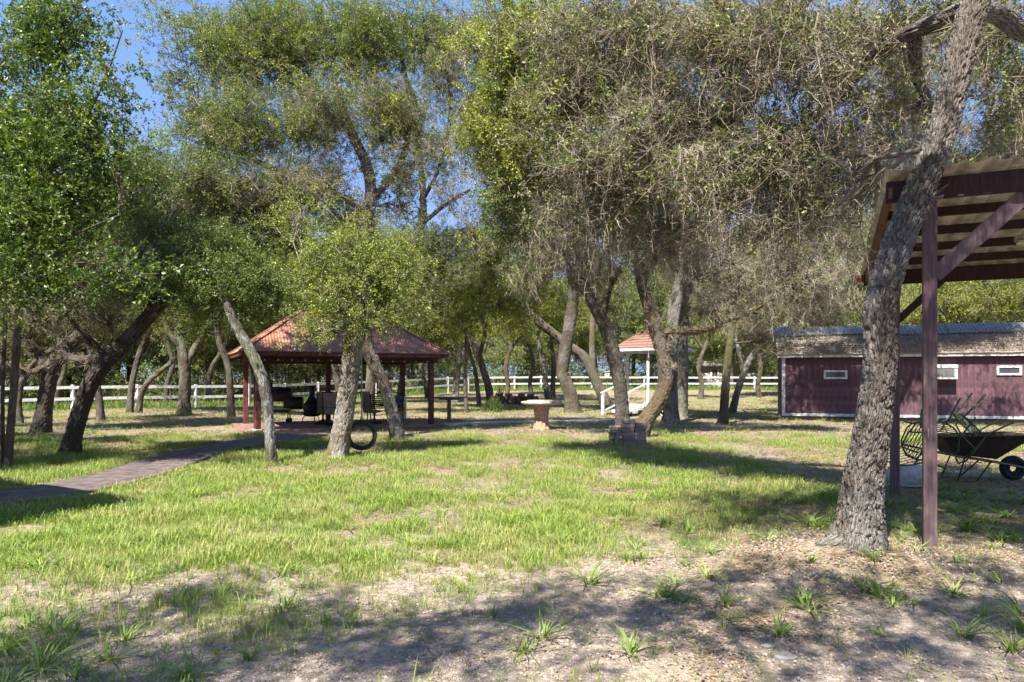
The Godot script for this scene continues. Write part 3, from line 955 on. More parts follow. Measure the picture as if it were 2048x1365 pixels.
func carport_clutter() -> void:
	# wheelbarrow: local x towards the wheel (right in the photograph)
	var g := gh(7.2, 10.3)
	var T := thing("wheelbarrow", "rusty dark wheelbarrow parked in the shade under the carport", "wheelbarrow", Vector3(7.3, g, -10.35), -0.12)
	var top := [Vector3(-0.85, 0.66, 0.3), Vector3(0.42, 0.70, 0.33), Vector3(0.42, 0.70, -0.33), Vector3(-0.85, 0.66, -0.3)]
	var bot := [Vector3(-0.66, 0.40, 0.2), Vector3(-0.06, 0.33, 0.2), Vector3(-0.06, 0.33, -0.2), Vector3(-0.66, 0.40, -0.2)]
	var st := new_st()
	for k in 4:
		var j := (k + 1) % 4
		quad(st, bot[k], top[k], top[j], bot[j])
		var q := Vector3(0, 0, 0)
		quad(st, bot[k] * 0.98 + Vector3(0, 0.012, 0), bot[j] * 0.98 + Vector3(0, 0.012, 0), top[j] * 0.985 + Vector3(0, 0.008, 0), top[k] * 0.985 + Vector3(0, 0.008, 0))
	quad(st, bot[0], bot[1], bot[2], bot[3])
	put("tray", done(st), M.barrow, T)
	put("rim", rod_mesh(top + [top[0]], [0.013], 6), M.barrow, T)
	for s in [-1, 1]:
		put("handle", rod_mesh([Vector3(-1.2, 0.5, s * 0.28), Vector3(-0.6, 0.37, s * 0.22), Vector3(0.1, 0.26, s * 0.1), Vector3(0.42, 0.19, s * 0.07)], [0.018], 7), M.oldwood, T)
		put("leg", rod_mesh([Vector3(-0.5, 0.36, s * 0.21), Vector3(-0.62, 0.0, s * 0.24), Vector3(-0.36, 0.0, s * 0.24), Vector3(-0.1, 0.3, s * 0.15)], [0.011], 6), M.barrow, T)
	var Wh := put("wheel", lathe_mesh([Vector2(0.06, -0.035), Vector2(0.11, -0.03), Vector2(0.11, 0.03), Vector2(0.06, 0.035), Vector2(0.06, -0.035)], 20, Transform3D(Basis(Vector3.RIGHT, PI / 2), Vector3(0.28, 0.185, 0))), M.barrow, T)
	put("tyre", lathe_mesh([Vector2(0.11, -0.045), Vector2(0.15, -0.055), Vector2(0.18, -0.035), Vector2(0.187, 0.0), Vector2(0.18, 0.035), Vector2(0.15, 0.055), Vector2(0.11, 0.045), Vector2(0.11, -0.045)], 28, Transform3D(Basis(Vector3.RIGHT, PI / 2), Vector3(0.28, 0.185, 0))), M.rubber, Wh)
	# metal chairs, thrown upside down on the barrow
	patio_chair("green metal chair upturned on the wheelbarrow's handle end", Transform3D(Basis(Vector3.UP, 0.5) * Basis(Vector3.BACK, PI - 0.62), at(1872, 852, 10.3) + Vector3(0.20, 0.28, 0)))
	patio_chair("green metal chair upturned on the wheelbarrow's wheel end, legs slanting right", Transform3D(Basis(Vector3.UP, -0.25) * Basis(Vector3.BACK, PI - 0.85) * Basis(Vector3.UP, PI / 2), at(1940, 858, 10.2) + Vector3(0.34, 0.32, 0.0)))
	patio_chair("green metal chair lying on its side between the two carport posts", Transform3D(Basis(Vector3.UP, 0.35) * Basis(Vector3.BACK, 1.45) * Basis(Vector3.UP, 1.2), at(1838, 905, 9.8) + Vector3(0.3, 0.12, 0)))
	# pale plastic tub, upside down
	var P := thing("plastic_tub", "grimy pale plastic tub upside down behind the carport posts", "tub", Vector3(5.75, gh(5.75, 9.9), -9.9), 0.4)
	var tub := Transform3D(Basis().scaled(Vector3(1.25, 1, 0.9)), Vector3.ZERO)
	put("bowl", lathe_mesh([Vector2(0, 0.27), Vector2(0.2, 0.265), Vector2(0.25, 0.24), Vector2(0.3, 0.02), Vector2(0.28, 0.02), Vector2(0.23, 0.22), Vector2(0, 0.25)], 28, tub), M.tub, P)
	put("lip", lathe_mesh([Vector2(0.3, 0.005), Vector2(0.335, 0.01), Vector2(0.335, 0.03), Vector2(0.3, 0.032)], 28, tub), M.tub, P)
	# bent wire mesh panel leaning on the barrow
	var Q := thing("wire_panel", "bent wire mesh panel standing behind the wheelbarrow", "wire mesh", Vector3(8.1, gh(8.1, 11.1), -11.1), 0.1)
	st = new_st()
	for k in 15:
		var x := -0.7 + k * 0.1
		rod(st, [Vector3(x, 0.0, 0.1 * sin(x * 3.0)), Vector3(x + 0.02, 0.6, 0.1 * sin(x * 3.0) - 0.05), Vector3(x + 0.05, 1.12 + 0.04 * sin(k * 1.7), 0.1 * sin(x * 3.0) - 0.16)], [0.0025], 4)
	put("upright_wires", done(st), M.barrow, Q)
	st = new_st()
	for k in 11:
		var y := 0.08 + k * 0.1
		var pts := []
		for i in 9:
			var x := -0.72 + i * 0.18
			pts.append(Vector3(x + 0.04 * y, y, 0.1 * sin(x * 3.0) - 0.11 * y * y))
		rod(st, pts, [0.0025], 4)
	put("cross_wires", done(st), M.barrow, Q)

func fence() -> void:
	for run in [["white board fence with two rails along the left edge of the yard", [Vector2(-32, 24), Vector2(-22.5, 30), Vector2(-14.3, 37), Vector2(-9.0, 45)]], ["white board fence crossing the far side of the yard behind the pavilion", [Vector2(-9.0, 45), Vector2(-2, 55), Vector2(9, 59), Vector2(34, 62)]]]:
		var T := thing("board_fence", run[0], "fence")
		var line: Array = run[1]
		for i in line.size() - 1:
			var a: Vector2 = line[i]
			var b: Vector2 = line[i + 1]
			var n := int(round(a.distance_to(b) / 2.4))
			for k in n:
				var p := a.lerp(b, float(k) / n)
				var q := a.lerp(b, float(k + 1) / n)
				var pa := Vector3(p.x, gh(p.x, p.y), -p.y)
				var qa := Vector3(q.x, gh(q.x, q.y), -q.y)
				put("post", box_mesh(Vector3(0.13, 1.4, 0.13), 0.01), M.white, T, Transform3D(Basis(), pa + Vector3(0, 0.5, 0)))
				for y in [1.08, 0.55]:
					var j := 0.02 * nf.get_noise_2d(k * 70.0 + i * 900.0, y * 400.0)
					put("rail", bar_mesh(pa + Vector3(0, y + j, 0.085), qa + Vector3(0, y - j, 0.085), 0.035, 0.14), M.white, T)

func stone_table() -> void:
	var p := gxy(1083, 858)
	var g := gh(p.x, p.y)
	var T := thing("stone_table", "round stone garden table on a twisted hourglass pedestal", "table", Vector3(p.x, g, -p.y))
	var st := new_st()
	st.set_smooth_group(0)
	var rows := 30
	var segs := 60
	var pt := func(i, k):
		var t: float = float(i) / rows
		var a: float = TAU * k / segs
		var r: float = lerpf(0.2, 0.245, absf(t - 0.45) * 2.0) + 0.02 * smoothstep(0.12, 0.0, t)
		r += 0.012 * cos(a * 10.0 + t * 5.5)
		return Vector3(cos(a) * r, t * 0.76, sin(a) * r)
	for i in rows:
		for k in segs:
			quad(st, pt.call(i, k), pt.call(i + 1, k), pt.call(i + 1, k + 1), pt.call(i, k + 1))
	put("pedestal", done(st), M.caststone, T)
	put("top", lathe_mesh([Vector2(0, 0.745), Vector2(0.5, 0.745), Vector2(0.6, 0.775), Vector2(0.62, 0.80), Vector2(0.61, 0.835), Vector2(0.56, 0.85), Vector2(0.43, 0.855), Vector2(0.43, 0.875), Vector2(0.41, 0.88), Vector2(0, 0.88)], 48), M.stonetop, T)

func side_table() -> void:
	var p := gxy(898, 843)
	var T := thing("work_table", "narrow weathered plank table on a single timber post, right of the pavilion", "table", Vector3(p.x, gh(p.x, p.y), -p.y), 0.1)
	put("table_top", box_mesh(Vector3(1.18, 0.045, 0.6), 0.006), M.oldwood, T, Transform3D(Basis(), Vector3(0.02, 0.86, 0)))
	put("post", box_mesh(Vector3(0.14, 0.9, 0.14), 0.008), M.oldwood, T, Transform3D(Basis(), Vector3(0, 0.39, 0)))
	put("bracket", box_mesh(Vector3(0.7, 0.07, 0.05), 0.004), M.oldwood, T, Transform3D(Basis(), Vector3(0, 0.802, 0)))

func block_piles() -> void:
	var words := ["bottom", "second", "third", "fourth", "fifth", "sixth", "seventh"]
	rng.seed = 5
	var meshes := []
	for v in 4:
		var st := new_st()
		bx(st, Vector3(0.27, 0.1, 0.19), Transform3D(Basis(), Vector3.ZERO), 0.008 + v * 0.002)
		meshes.append(done(st))
	for s in [[1229, 886, 15.9, 4, "short left", 0.2, 0.09], [1256, 890, 15.5, 6, "tall middle", 0.06, 0.02], [1281, 889, 15.6, 5, "even right", -0.05, 0.012]]:
		var p := Vector2((s[0] - 1024.0) / F * s[2], s[2])
		var g := gh(p.x, p.y)
		for k in s[3]:
			var yaw: float = s[5] + rnd(-1, 1) * (0.25 if s[6] > 0.05 else 0.12)
			var pos := Vector3(p.x + rnd(-1, 1) * (s[6] * 0.4 + 0.018), g + 0.045 + k * 0.101, -p.y + rnd(-1, 1) * s[6] * 0.4)
			var o := put("concrete_block", meshes[rng.randi() % 4], M["block%d" % (rng.randi() % 3)], self, Transform3D(Basis(Vector3.UP, yaw), pos))
			tag(o, "grey concrete block, %s in the %s stack by the curved trunk" % [words[k] + (" from the bottom" if k else " one"), s[4]], "block", "concrete blocks stacked in the yard")
	var q := at(1236, 876, 15.35)
	var st2 := new_st()
	bx(st2, Vector3(0.09, 0.42, 0.06), Transform3D.IDENTITY, 0.012)
	var stick := put("wood_offcut", done(st2), M.oldwood, self, Transform3D(Basis(Vector3.BACK, -0.3) * Basis(Vector3.RIGHT, -0.2), Vector3(q.x, gh(q.x, 15.35) + 0.2, q.z)))
	tag(stick, "split piece of weathered timber leaning between the concrete block stacks", "timber")

func tyre_swing() -> void:
	var c := at(723, 871, 13.3)
	var T := thing("tyre_swing", "old black car tyre hanging upright on a rope beside the mossy trunk", "tyre swing", c, 0.12)
	var prof := [Vector2(0.215, -0.075), Vector2(0.232, -0.092), Vector2(0.262, -0.095), Vector2(0.284, -0.08), Vector2(0.292, -0.05), Vector2(0.288, -0.047), Vector2(0.288, -0.038), Vector2(0.295, -0.035), Vector2(0.296, -0.004), Vector2(0.29, -0.002), Vector2(0.29, 0.004), Vector2(0.296, 0.006), Vector2(0.295, 0.035), Vector2(0.288, 0.038), Vector2(0.288, 0.047), Vector2(0.292, 0.05), Vector2(0.284, 0.08), Vector2(0.262, 0.095), Vector2(0.232, 0.092), Vector2(0.215, 0.075), Vector2(0.218, 0.06), Vector2(0.245, 0.07), Vector2(0.262, 0.04), Vector2(0.262, -0.04), Vector2(0.245, -0.07), Vector2(0.218, -0.06), Vector2(0.215, -0.075)]
	put("tyre", lathe_mesh(prof, 44, Transform3D(Basis(Vector3.RIGHT, PI / 2), Vector3.ZERO)), M.rubber, T)
	put("rope", rod_mesh([Vector3(0, 0.2, 0), Vector3(0, 0.31, 0.0), Vector3(0.0, 1.0, 0.0), Vector3(-0.01, 1.78, 0.0)], [0.016], 6), M.rope, T)
	put("knot", lathe_mesh([Vector2(0, 0.29), Vector2(0.025, 0.3), Vector2(0.03, 0.325), Vector2(0.02, 0.35), Vector2(0, 0.36)], 10), M.rope, T)

func log_pile() -> void:
	rng.seed = 9
	var d := 37.5
	var c := Vector3((1040 - 1024.0) / F * d, 0, -d)
	c.y = gh(c.x, d)
	var T := thing("firewood_stack", "low stack of dark firewood logs behind the stone table", "firewood", c)
	var ms := []
	for v in 4:
		var st := new_st()
		rod(st, [Vector3(0, 0, -0.25), Vector3(0.01, 0.006, 0), Vector3(0, 0, 0.25)], [0.075 + v * 0.006, 0.08 + v * 0.006, 0.076 + v * 0.006], 9)
		ms.append(done(st))
	for r in 4:
		for k in 18 - r * 2:
			if r == 3 and rng.randf() < 0.45:
				continue
			put("log", ms[rng.randi() % 4], M["log%d" % (rng.randi() % 2)], T, Transform3D(Basis(Vector3.UP, rnd(-0.2, 0.2)), Vector3(-1.45 + r * 0.08 + k * 0.17 + rnd(-0.02, 0.02), 0.08 + r * 0.145, rnd(-0.08, 0.08))))
	for k in 12:
		var p := Vector3(-1.5 + rnd(-0.3, 0.5), 0.5, 0.2)
		put("branch", rod_mesh([p + Vector3(rnd(-0.3, 0.1), -0.45, 0.1), p + Vector3(rnd(0.0, 0.5), rnd(0.1, 0.5), rnd(-0.2, 0.2))], [0.035, 0.022], 6), M.log0, T)

func bird_box() -> void:
	var d := 38.0
	var p := at(1214, 775, d)
	p.y = gh(p.x, d)
	var T := thing("birdhouse", "small white birdhouse on a thin pole, left of the gazebo steps", "birdhouse", p)
	put("pole", rod_mesh([Vector3(0, -0.1, 0), Vector3(0, 1.4, 0)], [0.03], 8), M.oldwood, T)
	put("box", box_mesh(Vector3(0.26, 0.34, 0.24), 0.01), M.white, T, Transform3D(Basis(), Vector3(0, 1.57, 0)))
	put("roof", box_mesh(Vector3(0.34, 0.03, 0.34), 0.005), M.white, T, Transform3D(Basis(Vector3.BACK, 0.15), Vector3(0, 1.77, 0)))
	put("entrance", rod_mesh([Vector3(0, 1.62, 0.11), Vector3(0, 1.62, 0.124)], [0.035], 10), M.black, T)

func far_house() -> void:
	var d := 72.0
	var c := at(1440, 755, d)
	c.y = gh(c.x, d)
	var T := thing("white_house", "pale distant house with one white arched window seen through the trees", "house", c)
	put("wall", box_mesh(Vector3(6.0, 2.4, 5.0)), M.paletrim, T, Transform3D(Basis(), Vector3(0.6, 1.15, -2.5)))
	put("roof", bar_mesh(Vector3(0.6, 2.3, 0.5), Vector3(0.6, 3.2, -2.5), 6.6, 0.12), M.shingle_old, T)
	put("roof", bar_mesh(Vector3(0.6, 2.3, -5.5), Vector3(0.6, 3.2, -2.55), 6.6, 0.12), M.shingle_old, T)
	var W := put("window", box_mesh(Vector3(0.55, 0.8, 0.05)), M.glass_dark, T, Transform3D(Basis(), Vector3(-0.55, 1.55, 0.02)))
	for s in [-1, 1]:
		put("frame", box_mesh(Vector3(0.2, 1.2, 0.1), 0.01), M.white, W, Transform3D(Basis(), Vector3(s * 0.37, 0.05, 0.0)))
		put("frame", box_mesh(Vector3(0.54, 0.18, 0.1), 0.01), M.white, W, Transform3D(Basis(), Vector3(0, s * 0.48, 0.0)))
	var st := new_st()
	for k in 12:
		var a := PI * k / 12.0
		var b := PI * (k + 1) / 12.0
		var z := 0.05
		quad(st, Vector3(cos(a) * 0.47, 0.5 + sin(a) * 0.3, z), Vector3(cos(b) * 0.47, 0.5 + sin(b) * 0.3, z), Vector3(0, 0.5, z), Vector3(0, 0.5, z))
	put("arch", done(st), M.white, W)
	put("muntin", box_mesh(Vector3(0.05, 0.8, 0.06)), M.white, W)

func near_house() -> void:
	# the house whose roof corner shades the grass at the left edge of the picture; it stands outside the frame
	var T := thing("house_corner", "house corner with overhanging eave just outside the left edge", "house", Vector3(-5.75, 0, -5.75))
	var du := Vector3(-0.5, 0, 0.866)
	var dv := Vector3(-0.866, 0, -0.5)
	T.basis = Basis(du, Vector3.UP, du.cross(Vector3.UP))
	var s: float = signf(dv.dot(T.basis.z))
	put("wall", box_mesh(Vector3(6.0, 3.6, 6.0)), M.paletrim, T, Transform3D(Basis(), Vector3(3.6, 1.75, s * 3.6)))
	put("eave", box_mesh(Vector3(7.2, 0.22, 7.2), 0.01), M.white, T, Transform3D(Basis(), Vector3(3.6, 3.85, s * 3.6)))
	var st := new_st()
	var e := [Vector3(0, 3.96, 0), Vector3(7.2, 3.96, 0), Vector3(7.2, 3.96, s * 7.2), Vector3(0, 3.96, s * 7.2)]
	for k in 4:
		st.add_vertex(e[k]); st.add_vertex(e[(k + 1) % 4]); st.add_vertex(Vector3(3.6, 5.4, s * 3.6))
	put("roof", done(st), M.shingle_old, T)

# ------------------------------------------------------------------ materials
func materials() -> void:
	var S := FastNoiseLite.TYPE_SIMPLEX_SMOOTH
	var mottle := noise_tex(S, 0.012, 3, [[0.0, gray(0.62)], [0.45, gray(0.86)], [0.75, gray(1.0)], [1.0, gray(0.9)]], 512, 6)
	var fine := noise_tex(S, 0.05, 5, [[0.0, gray(0.55)], [0.5, gray(0.85)], [1.0, gray(1.0)]], 512, 5)
	var grain_n := noise_tex(S, 0.03, 8, [], 512, 4)
	var barkh := noise_tex(FastNoiseLite.TYPE_CELLULAR, 0.022, 12, [[0.0, gray(0.0)], [0.3, gray(0.7)], [1.0, gray(1.0)]], 512, 2)
	# bark
	var b := mat("bark", Color.WHITE, 0.95)
	b.vertex_color_use_as_albedo = true
	b.albedo_texture = noise_tex(S, 0.06, 15, [[0.0, gray(0.7)], [0.5, gray(0.92)], [1.0, gray(1.0)]], 512, 4)
	b.heightmap_enabled = true
	b.heightmap_texture = barkh
	b.heightmap_scale = 2.2
	var b2 := mat("branch", Color.WHITE, 0.95)
	b2.vertex_color_use_as_albedo = true
	# foliage
	for q in [["leaf", 0.42, Color(0.9, 0.95, 0.45)], ["elm_leaf", 0.42, Color(0.8, 0.9, 0.3)], ["grass", 0.6, Color(0.7, 0.8, 0.3)]]:
		var m := mat(q[0], Color.WHITE, q[1])
		m.vertex_color_use_as_albedo = true
		m.backlight_enabled = true
		m.backlight = q[2]
		m.metallic_specular = 0.45
	for q in ["moss", "litter", "pebble"]:
		var m := mat(q, Color.WHITE, 0.9)
		m.vertex_color_use_as_albedo = true
	# ground
	var gm := mat("ground", Color.WHITE, 0.97)
	gm.vertex_color_use_as_albedo = true
	gm.uv1_triplanar = true
	gm.uv1_world_triplanar = true
	gm.uv1_scale = Vector3.ONE * 0.62
	gm.albedo_texture = sand_texture()
	gm.heightmap_enabled = true
	gm.heightmap_texture = noise_tex(S, 0.11, 19, [], 1024, 4)
	gm.heightmap_scale = 1.2
	# timber, paint, metal, stone
	var wood := plank_texture()
	mat("redpost", lin(0.125, 0.042, 0.034), 0.65, mottle, 1.1, grain_n, 0.2)
	mat("darkwood", lin(0.06, 0.027, 0.021), 0.75, mottle, 1.3, grain_n, 0.2)
	mat("redroof", lin(0.35, 0.185, 0.13), 0.6, noise_tex(S, 0.008, 31, [[0.0, Color(0.7, 0.6, 0.55)], [0.5, Color(0.95, 0.9, 0.88)], [1.0, Color(1, 1, 1)]], 512, 6), 0.35)
	mat("slab", lin(0.26, 0.16, 0.125), 0.85, mottle, 0.5, grain_n, 0.3)
	mat("path", lin(0.135, 0.105, 0.10), 0.92, mottle, 0.55, grain_n, 0.4)
	mat("concrete", lin(0.42, 0.40, 0.37), 0.9, mottle, 0.8, grain_n, 0.3)
	mat("white", lin(0.66, 0.66, 0.65), 0.6, mottle, 0.9, grain_n, 0.08)
	mat("paletrim", lin(0.55, 0.53, 0.48), 0.7, mottle, 0.8, grain_n, 0.1)
	mat("cream", lin(0.55, 0.48, 0.33), 0.6, mottle, 1.5)
	mat("black", lin(0.018, 0.017, 0.018), 0.55, mottle, 2.0)
	mat("sling", lin(0.33, 0.28, 0.215), 0.9, fine, 6.0)
	mat("drum", lin(0.50, 0.53, 0.58), 0.45, mottle, 1.8)
	mat("yellow", lin(0.72, 0.47, 0.04), 0.5, mottle, 3.0)
	mat("red", lin(0.45, 0.05, 0.03), 0.5, mottle, 3.0)
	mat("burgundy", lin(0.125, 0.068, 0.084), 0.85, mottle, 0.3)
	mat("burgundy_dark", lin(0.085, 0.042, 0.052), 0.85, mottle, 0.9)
	mat("purplepost", lin(0.155, 0.098, 0.108), 0.75, wood, 1.1, wood, 0.25)
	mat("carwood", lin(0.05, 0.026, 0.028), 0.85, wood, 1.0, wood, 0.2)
	mat("rustwood", lin(0.20, 0.095, 0.06), 0.85, wood, 1.0, wood, 0.3)
	mat("oldwood", lin(0.22, 0.18, 0.14), 0.9, wood, 1.2, wood, 0.4)
	mat("shingle_old", lin(0.33, 0.285, 0.24), 0.95, fine, 1.4, grain_n, 0.5)
	mat("shingle_red", lin(0.29, 0.165, 0.125), 0.95, fine, 1.2, grain_n, 0.5)
	var gv := mat("galv", lin(0.19, 0.19, 0.19), 0.5, mottle, 0.8)
	gv.metallic = 0.1
	mat("sheet", lin(0.62, 0.56, 0.50), 0.55, mottle, 0.7)
	mat("grille", lin(0.16, 0.16, 0.16), 0.7, fine, 5.0)
	mat("greensteel", lin(0.095, 0.11, 0.055), 0.6, mottle, 3.0)
	mat("barrow", lin(0.045, 0.03, 0.022), 0.65, mottle, 2.5)
	mat("rubber", lin(0.035, 0.037, 0.036), 0.75, mottle, 2.5)
	mat("rope", lin(0.42, 0.38, 0.30), 0.95, fine, 20.0)
	mat("tub", lin(0.50, 0.48, 0.42), 0.6, mottle, 1.6)
	mat("caststone", lin(0.40, 0.285, 0.205), 0.9, mottle, 1.4, grain_n, 0.5)
	mat("stonetop", lin(0.40, 0.36, 0.29), 0.9, mottle, 1.3, grain_n, 0.6)
	mat("block0", lin(0.29, 0.235, 0.21), 0.95, fine, 2.0, grain_n, 0.5)
	mat("block1", lin(0.35, 0.28, 0.25), 0.95, fine, 2.0, grain_n, 0.5)
	mat("block2", lin(0.25, 0.18, 0.155), 0.95, fine, 2.0, grain_n, 0.5)
	mat("log0", lin(0.13, 0.095, 0.075), 0.95, mottle, 3.0)
	mat("log1", lin(0.20, 0.14, 0.10), 0.95, mottle, 3.0)
	var gl := mat("glass_dark", lin(0.04, 0.045, 0.05), 0.15)
	gl.metallic_specular = 0.6

func plank_texture() -> ImageTexture:
	# wood grain streaks running along v
	var n := FastNoiseLite.new()
	n.seed = 61
	n.frequency = 0.02
	n.fractal_octaves = 4
	var im := Image.create(256, 256, false, Image.FORMAT_RGB8)
	for y in 256:
		for x in 256:
			var a := TAU * x / 256.0
			var c := TAU * y / 256.0
			var v := n.get_noise_3d(cos(a) * 220.0 + cos(c) * 9.0, sin(a) * 220.0, sin(c) * 26.0)
			var g := clampf(0.88 + v * 0.22, 0.6, 1.0)
			im.set_pixel(x, y, Color(g, g, g))
	return ImageTexture.create_from_image(im)

func sand_texture() -> ImageTexture:
	# pale grit, dark crumbs and bits of straw on sandy soil
	rng.seed = 71
	var w := 768
	var n := FastNoiseLite.new()
	n.seed = 4
	n.frequency = 0.03
	n.fractal_octaves = 5
	var base := n.get_seamless_image(w, w)
	var im := Image.create(w, w, false, Image.FORMAT_RGB8)
	for y in w:
		for x in w:
			var v: float = base.get_pixel(x, y).r
			var g := 0.62 + 0.36 * v + rng.randf_range(-0.14, 0.12)
			im.set_pixel(x, y, Color(g, g * 0.985, g * 0.96))
	for k in 5200:      # grit
		var x := rng.randi() % w
		var y := rng.randi() % w
		var g := rng.randf_range(0.35, 1.0)
		var s := 1 + rng.randi() % 3
		im.fill_rect(Rect2i(x, y, s, 1 + rng.randi() % 3), Color(g, g * 0.94, g * 0.88))
	for k in 1500:      # straw and leaf crumbs
		var p := Vector2(rng.randf() * w, rng.randf() * w)
		var a := rng.randf() * TAU
		var g := rng.randf_range(0.35, 0.95)
		var c := Color(g, g * 0.82, g * 0.6)
		for t in rng.randi_range(4, 14):
			var q := p + Vector2(cos(a), sin(a)) * t
			im.set_pixel(posmod(int(q.x), w), posmod(int(q.y), w), c)
			im.set_pixel(posmod(int(q.x) + 1, w), posmod(int(q.y), w), c)
	return ImageTexture.create_from_image(im)

# ------------------------------------------------------------------ ground cover
func poly_dist(line: PackedVector2Array, p: Vector2) -> float:
	var best := 1e9
	for i in line.size() - 1:
		best = minf(best, Geometry2D.get_closest_point_to_segment(p, line[i], line[i + 1]).distance_to(p))
	return best

func free_ground(p: Vector2) -> bool:
	if poly_dist(path_line, p) < 0.6 or (p.y > 15.0 and p.y < 30.0 and poly_dist(gpath_line, p) < 0.36):
		return false
	for k in keep_out:
		var q: Vector2 = p - k[0]
		if absf(q.dot(k[1])) < k[2] and absf(q.dot(Vector2(-k[1].y, k[1].x))) < k[3]:
			return false
	return true

func grass_at(x: float, d: float) -> float:
	# how thickly grass grows there, 0 to 1
	var n := nz.get_noise_2d(x * 26.0, d * 26.0) * 0.9 + nf.get_noise_2d(x * 70.0, d * 70.0) * 0.6
	var edge := 5.0 + 0.35 * x if x < 0.0 else 5.0 + 0.75 * x
	edge = clampf(edge - 0.35, 3.5, 7.2) + nz.get_noise_2d(x * 20.0, d * 20.0 + 300.0) * 1.4
	var g := 0.07 + 0.16 * smoothstep(2.0, 4.0, x) + 0.9 * smoothstep(edge - 0.7, edge + 1.9, d)
	if d < 14.0:
		g *= lerpf(1.0, 0.45, smoothstep(0.3, 3.2, x + n * 1.2) * smoothstep(10.5, 6.0, d))       # litter under the big tree
		g *= lerpf(1.0, 0.25, smoothstep(3.9, 4.8, x) * smoothstep(5.6, 6.4, d))                   # bare floor of the carport
		g = g * clampf(0.70 + n * 0.95 + 0.15 * smoothstep(0.0, -4.0, x), 0.03, 1.0)
	else:
		g = clampf(0.44 + 0.22 * smoothstep(22.0, 32.0, d) + n * 1.2, 0.04, 1.0) * lerpf(1.0, 0.9, smoothstep(14.0, 40.0, d))
	return clampf(g, 0.0, 1.0)

func litter_at(x: float, d: float) -> float:
	var n := nz.get_noise_2d(x * 22.0 + 90.0, d * 22.0) + nf.get_noise_2d(x * 50.0, d * 50.0 + 40.0) * 0.6
	var v := 0.32 + n * 0.6 + 0.45 * smoothstep(-0.8, 2.0, x) * smoothstep(12.0, 8.0, d)
	if d > 12.0:
		v = 0.45 + n * 0.8
	if d < 12.0:
		v -= 0.30 * smoothstep(0.5, -2.0, x) * smoothstep(7.5, 5.5, d) + 0.42 * smoothstep(5.8, 4.2, d)
	if d < 7.5:
		v *= lerpf(clampf(0.42 + n * 0.9, 0.08, 1.0), 1.0, smoothstep(5.5, 7.5, d))
	return clampf(v, 0.02, 1.0)

func ground() -> void:
	var xs := []
	var ds := []
	var x := 0.0
	var h := 0.11
	while x < 500.0:
		xs.append(x)
		if x > 9.0:
			h *= 1.07
		x += h
	var full := []
	for i in range(xs.size() - 1, 0, -1):
		full.append(-xs[i])
	full += xs
	h = 0.11
	var d := -60.0
	while d < 700.0:
		ds.append(d)
		if d < -4.0:
			d += 3.5
		elif d < 0.0:
			d += 0.8
		elif d < 15.0:
			d += 0.11
		else:
			h *= 1.045
			d += h
	var nx := full.size()
	var v := PackedVector3Array()
	var c := PackedColorArray()
	var nrm := PackedVector3Array()
	var idx := PackedInt32Array()
	var sand := Color(0.41, 0.345, 0.30)
	var tan_ := Color(0.36, 0.275, 0.18)
	var soil := Color(0.36, 0.30, 0.185)
	for q in ds:
		for p in full:
			var y := gh(p, q)
			v.append(Vector3(p, y, -q))
			var e := 0.06
			nrm.append(Vector3(y - gh(p + e, q), e, gh(p, q + e) - y).normalized() if absf(p) < 40.0 and q > -2.0 and q < 60.0 else Vector3.UP)
			var g := grass_at(p, q) if absf(p) < 60.0 and q < 90.0 else 0.5
			var l := litter_at(p, q) if absf(p) < 60.0 and q < 90.0 else 0.4
			var k := sand.lerp(tan_, clampf(l, 0, 1)).lerp(soil, clampf(g * 0.75, 0, 1))
			k *= 1.0 + 0.16 * nf.get_noise_2d(p * 110.0, q * 110.0)
			c.append(k)
	for j in ds.size() - 1:
		for i in nx - 1:
			var a := j * nx + i
			idx.append_array([a, a + nx, a + 1, a + 1, a + nx, a + nx + 1])
	var arr := []
	arr.resize(Mesh.ARRAY_MAX)
	arr[Mesh.ARRAY_VERTEX] = v
	arr[Mesh.ARRAY_NORMAL] = nrm
	arr[Mesh.ARRAY_COLOR] = c
	arr[Mesh.ARRAY_INDEX] = idx
	var m := ArrayMesh.new()
	m.add_surface_from_arrays(Mesh.PRIMITIVE_TRIANGLES, arr)
	struct("ground", m, M.ground)

func strip(line: PackedVector2Array, half: float, thick: float, lift: float) -> ArrayMesh:
	var pts := []
	for p in line:
		pts.append(Vector3(p.x, 0, -p.y))
	var path := catmull(pts, 0.3)
	var rows := []
	for i in path.size():
		var t: Vector3 = (path[mini(i + 1, path.size() - 1)][0] - path[maxi(i - 1, 0)][0]).normalized()
		var s := Vector3(t.z, 0, -t.x)
		var row := []
		for o in [[-1.0, -thick], [-1.0, -0.012], [-0.97, 0.0], [0.0, 0.004], [0.97, 0.0], [1.0, -0.012], [1.0, -thick]]:
			var w := half + 0.03 * nf.get_noise_2d(i * 30.0, o[0] * 50.0)
			var p: Vector3 = path[i][0] + s * w * o[0]
			p.y = gh(path[i][0].x, -path[i][0].z) + lift + o[1]
			row.append(p)
		rows.append(row)
	var st := new_st()
	for i in rows.size() - 1:
		for k in 6:
			quad(st, rows[i][k], rows[i + 1][k], rows[i + 1][k + 1], rows[i][k + 1])
	return done(st)

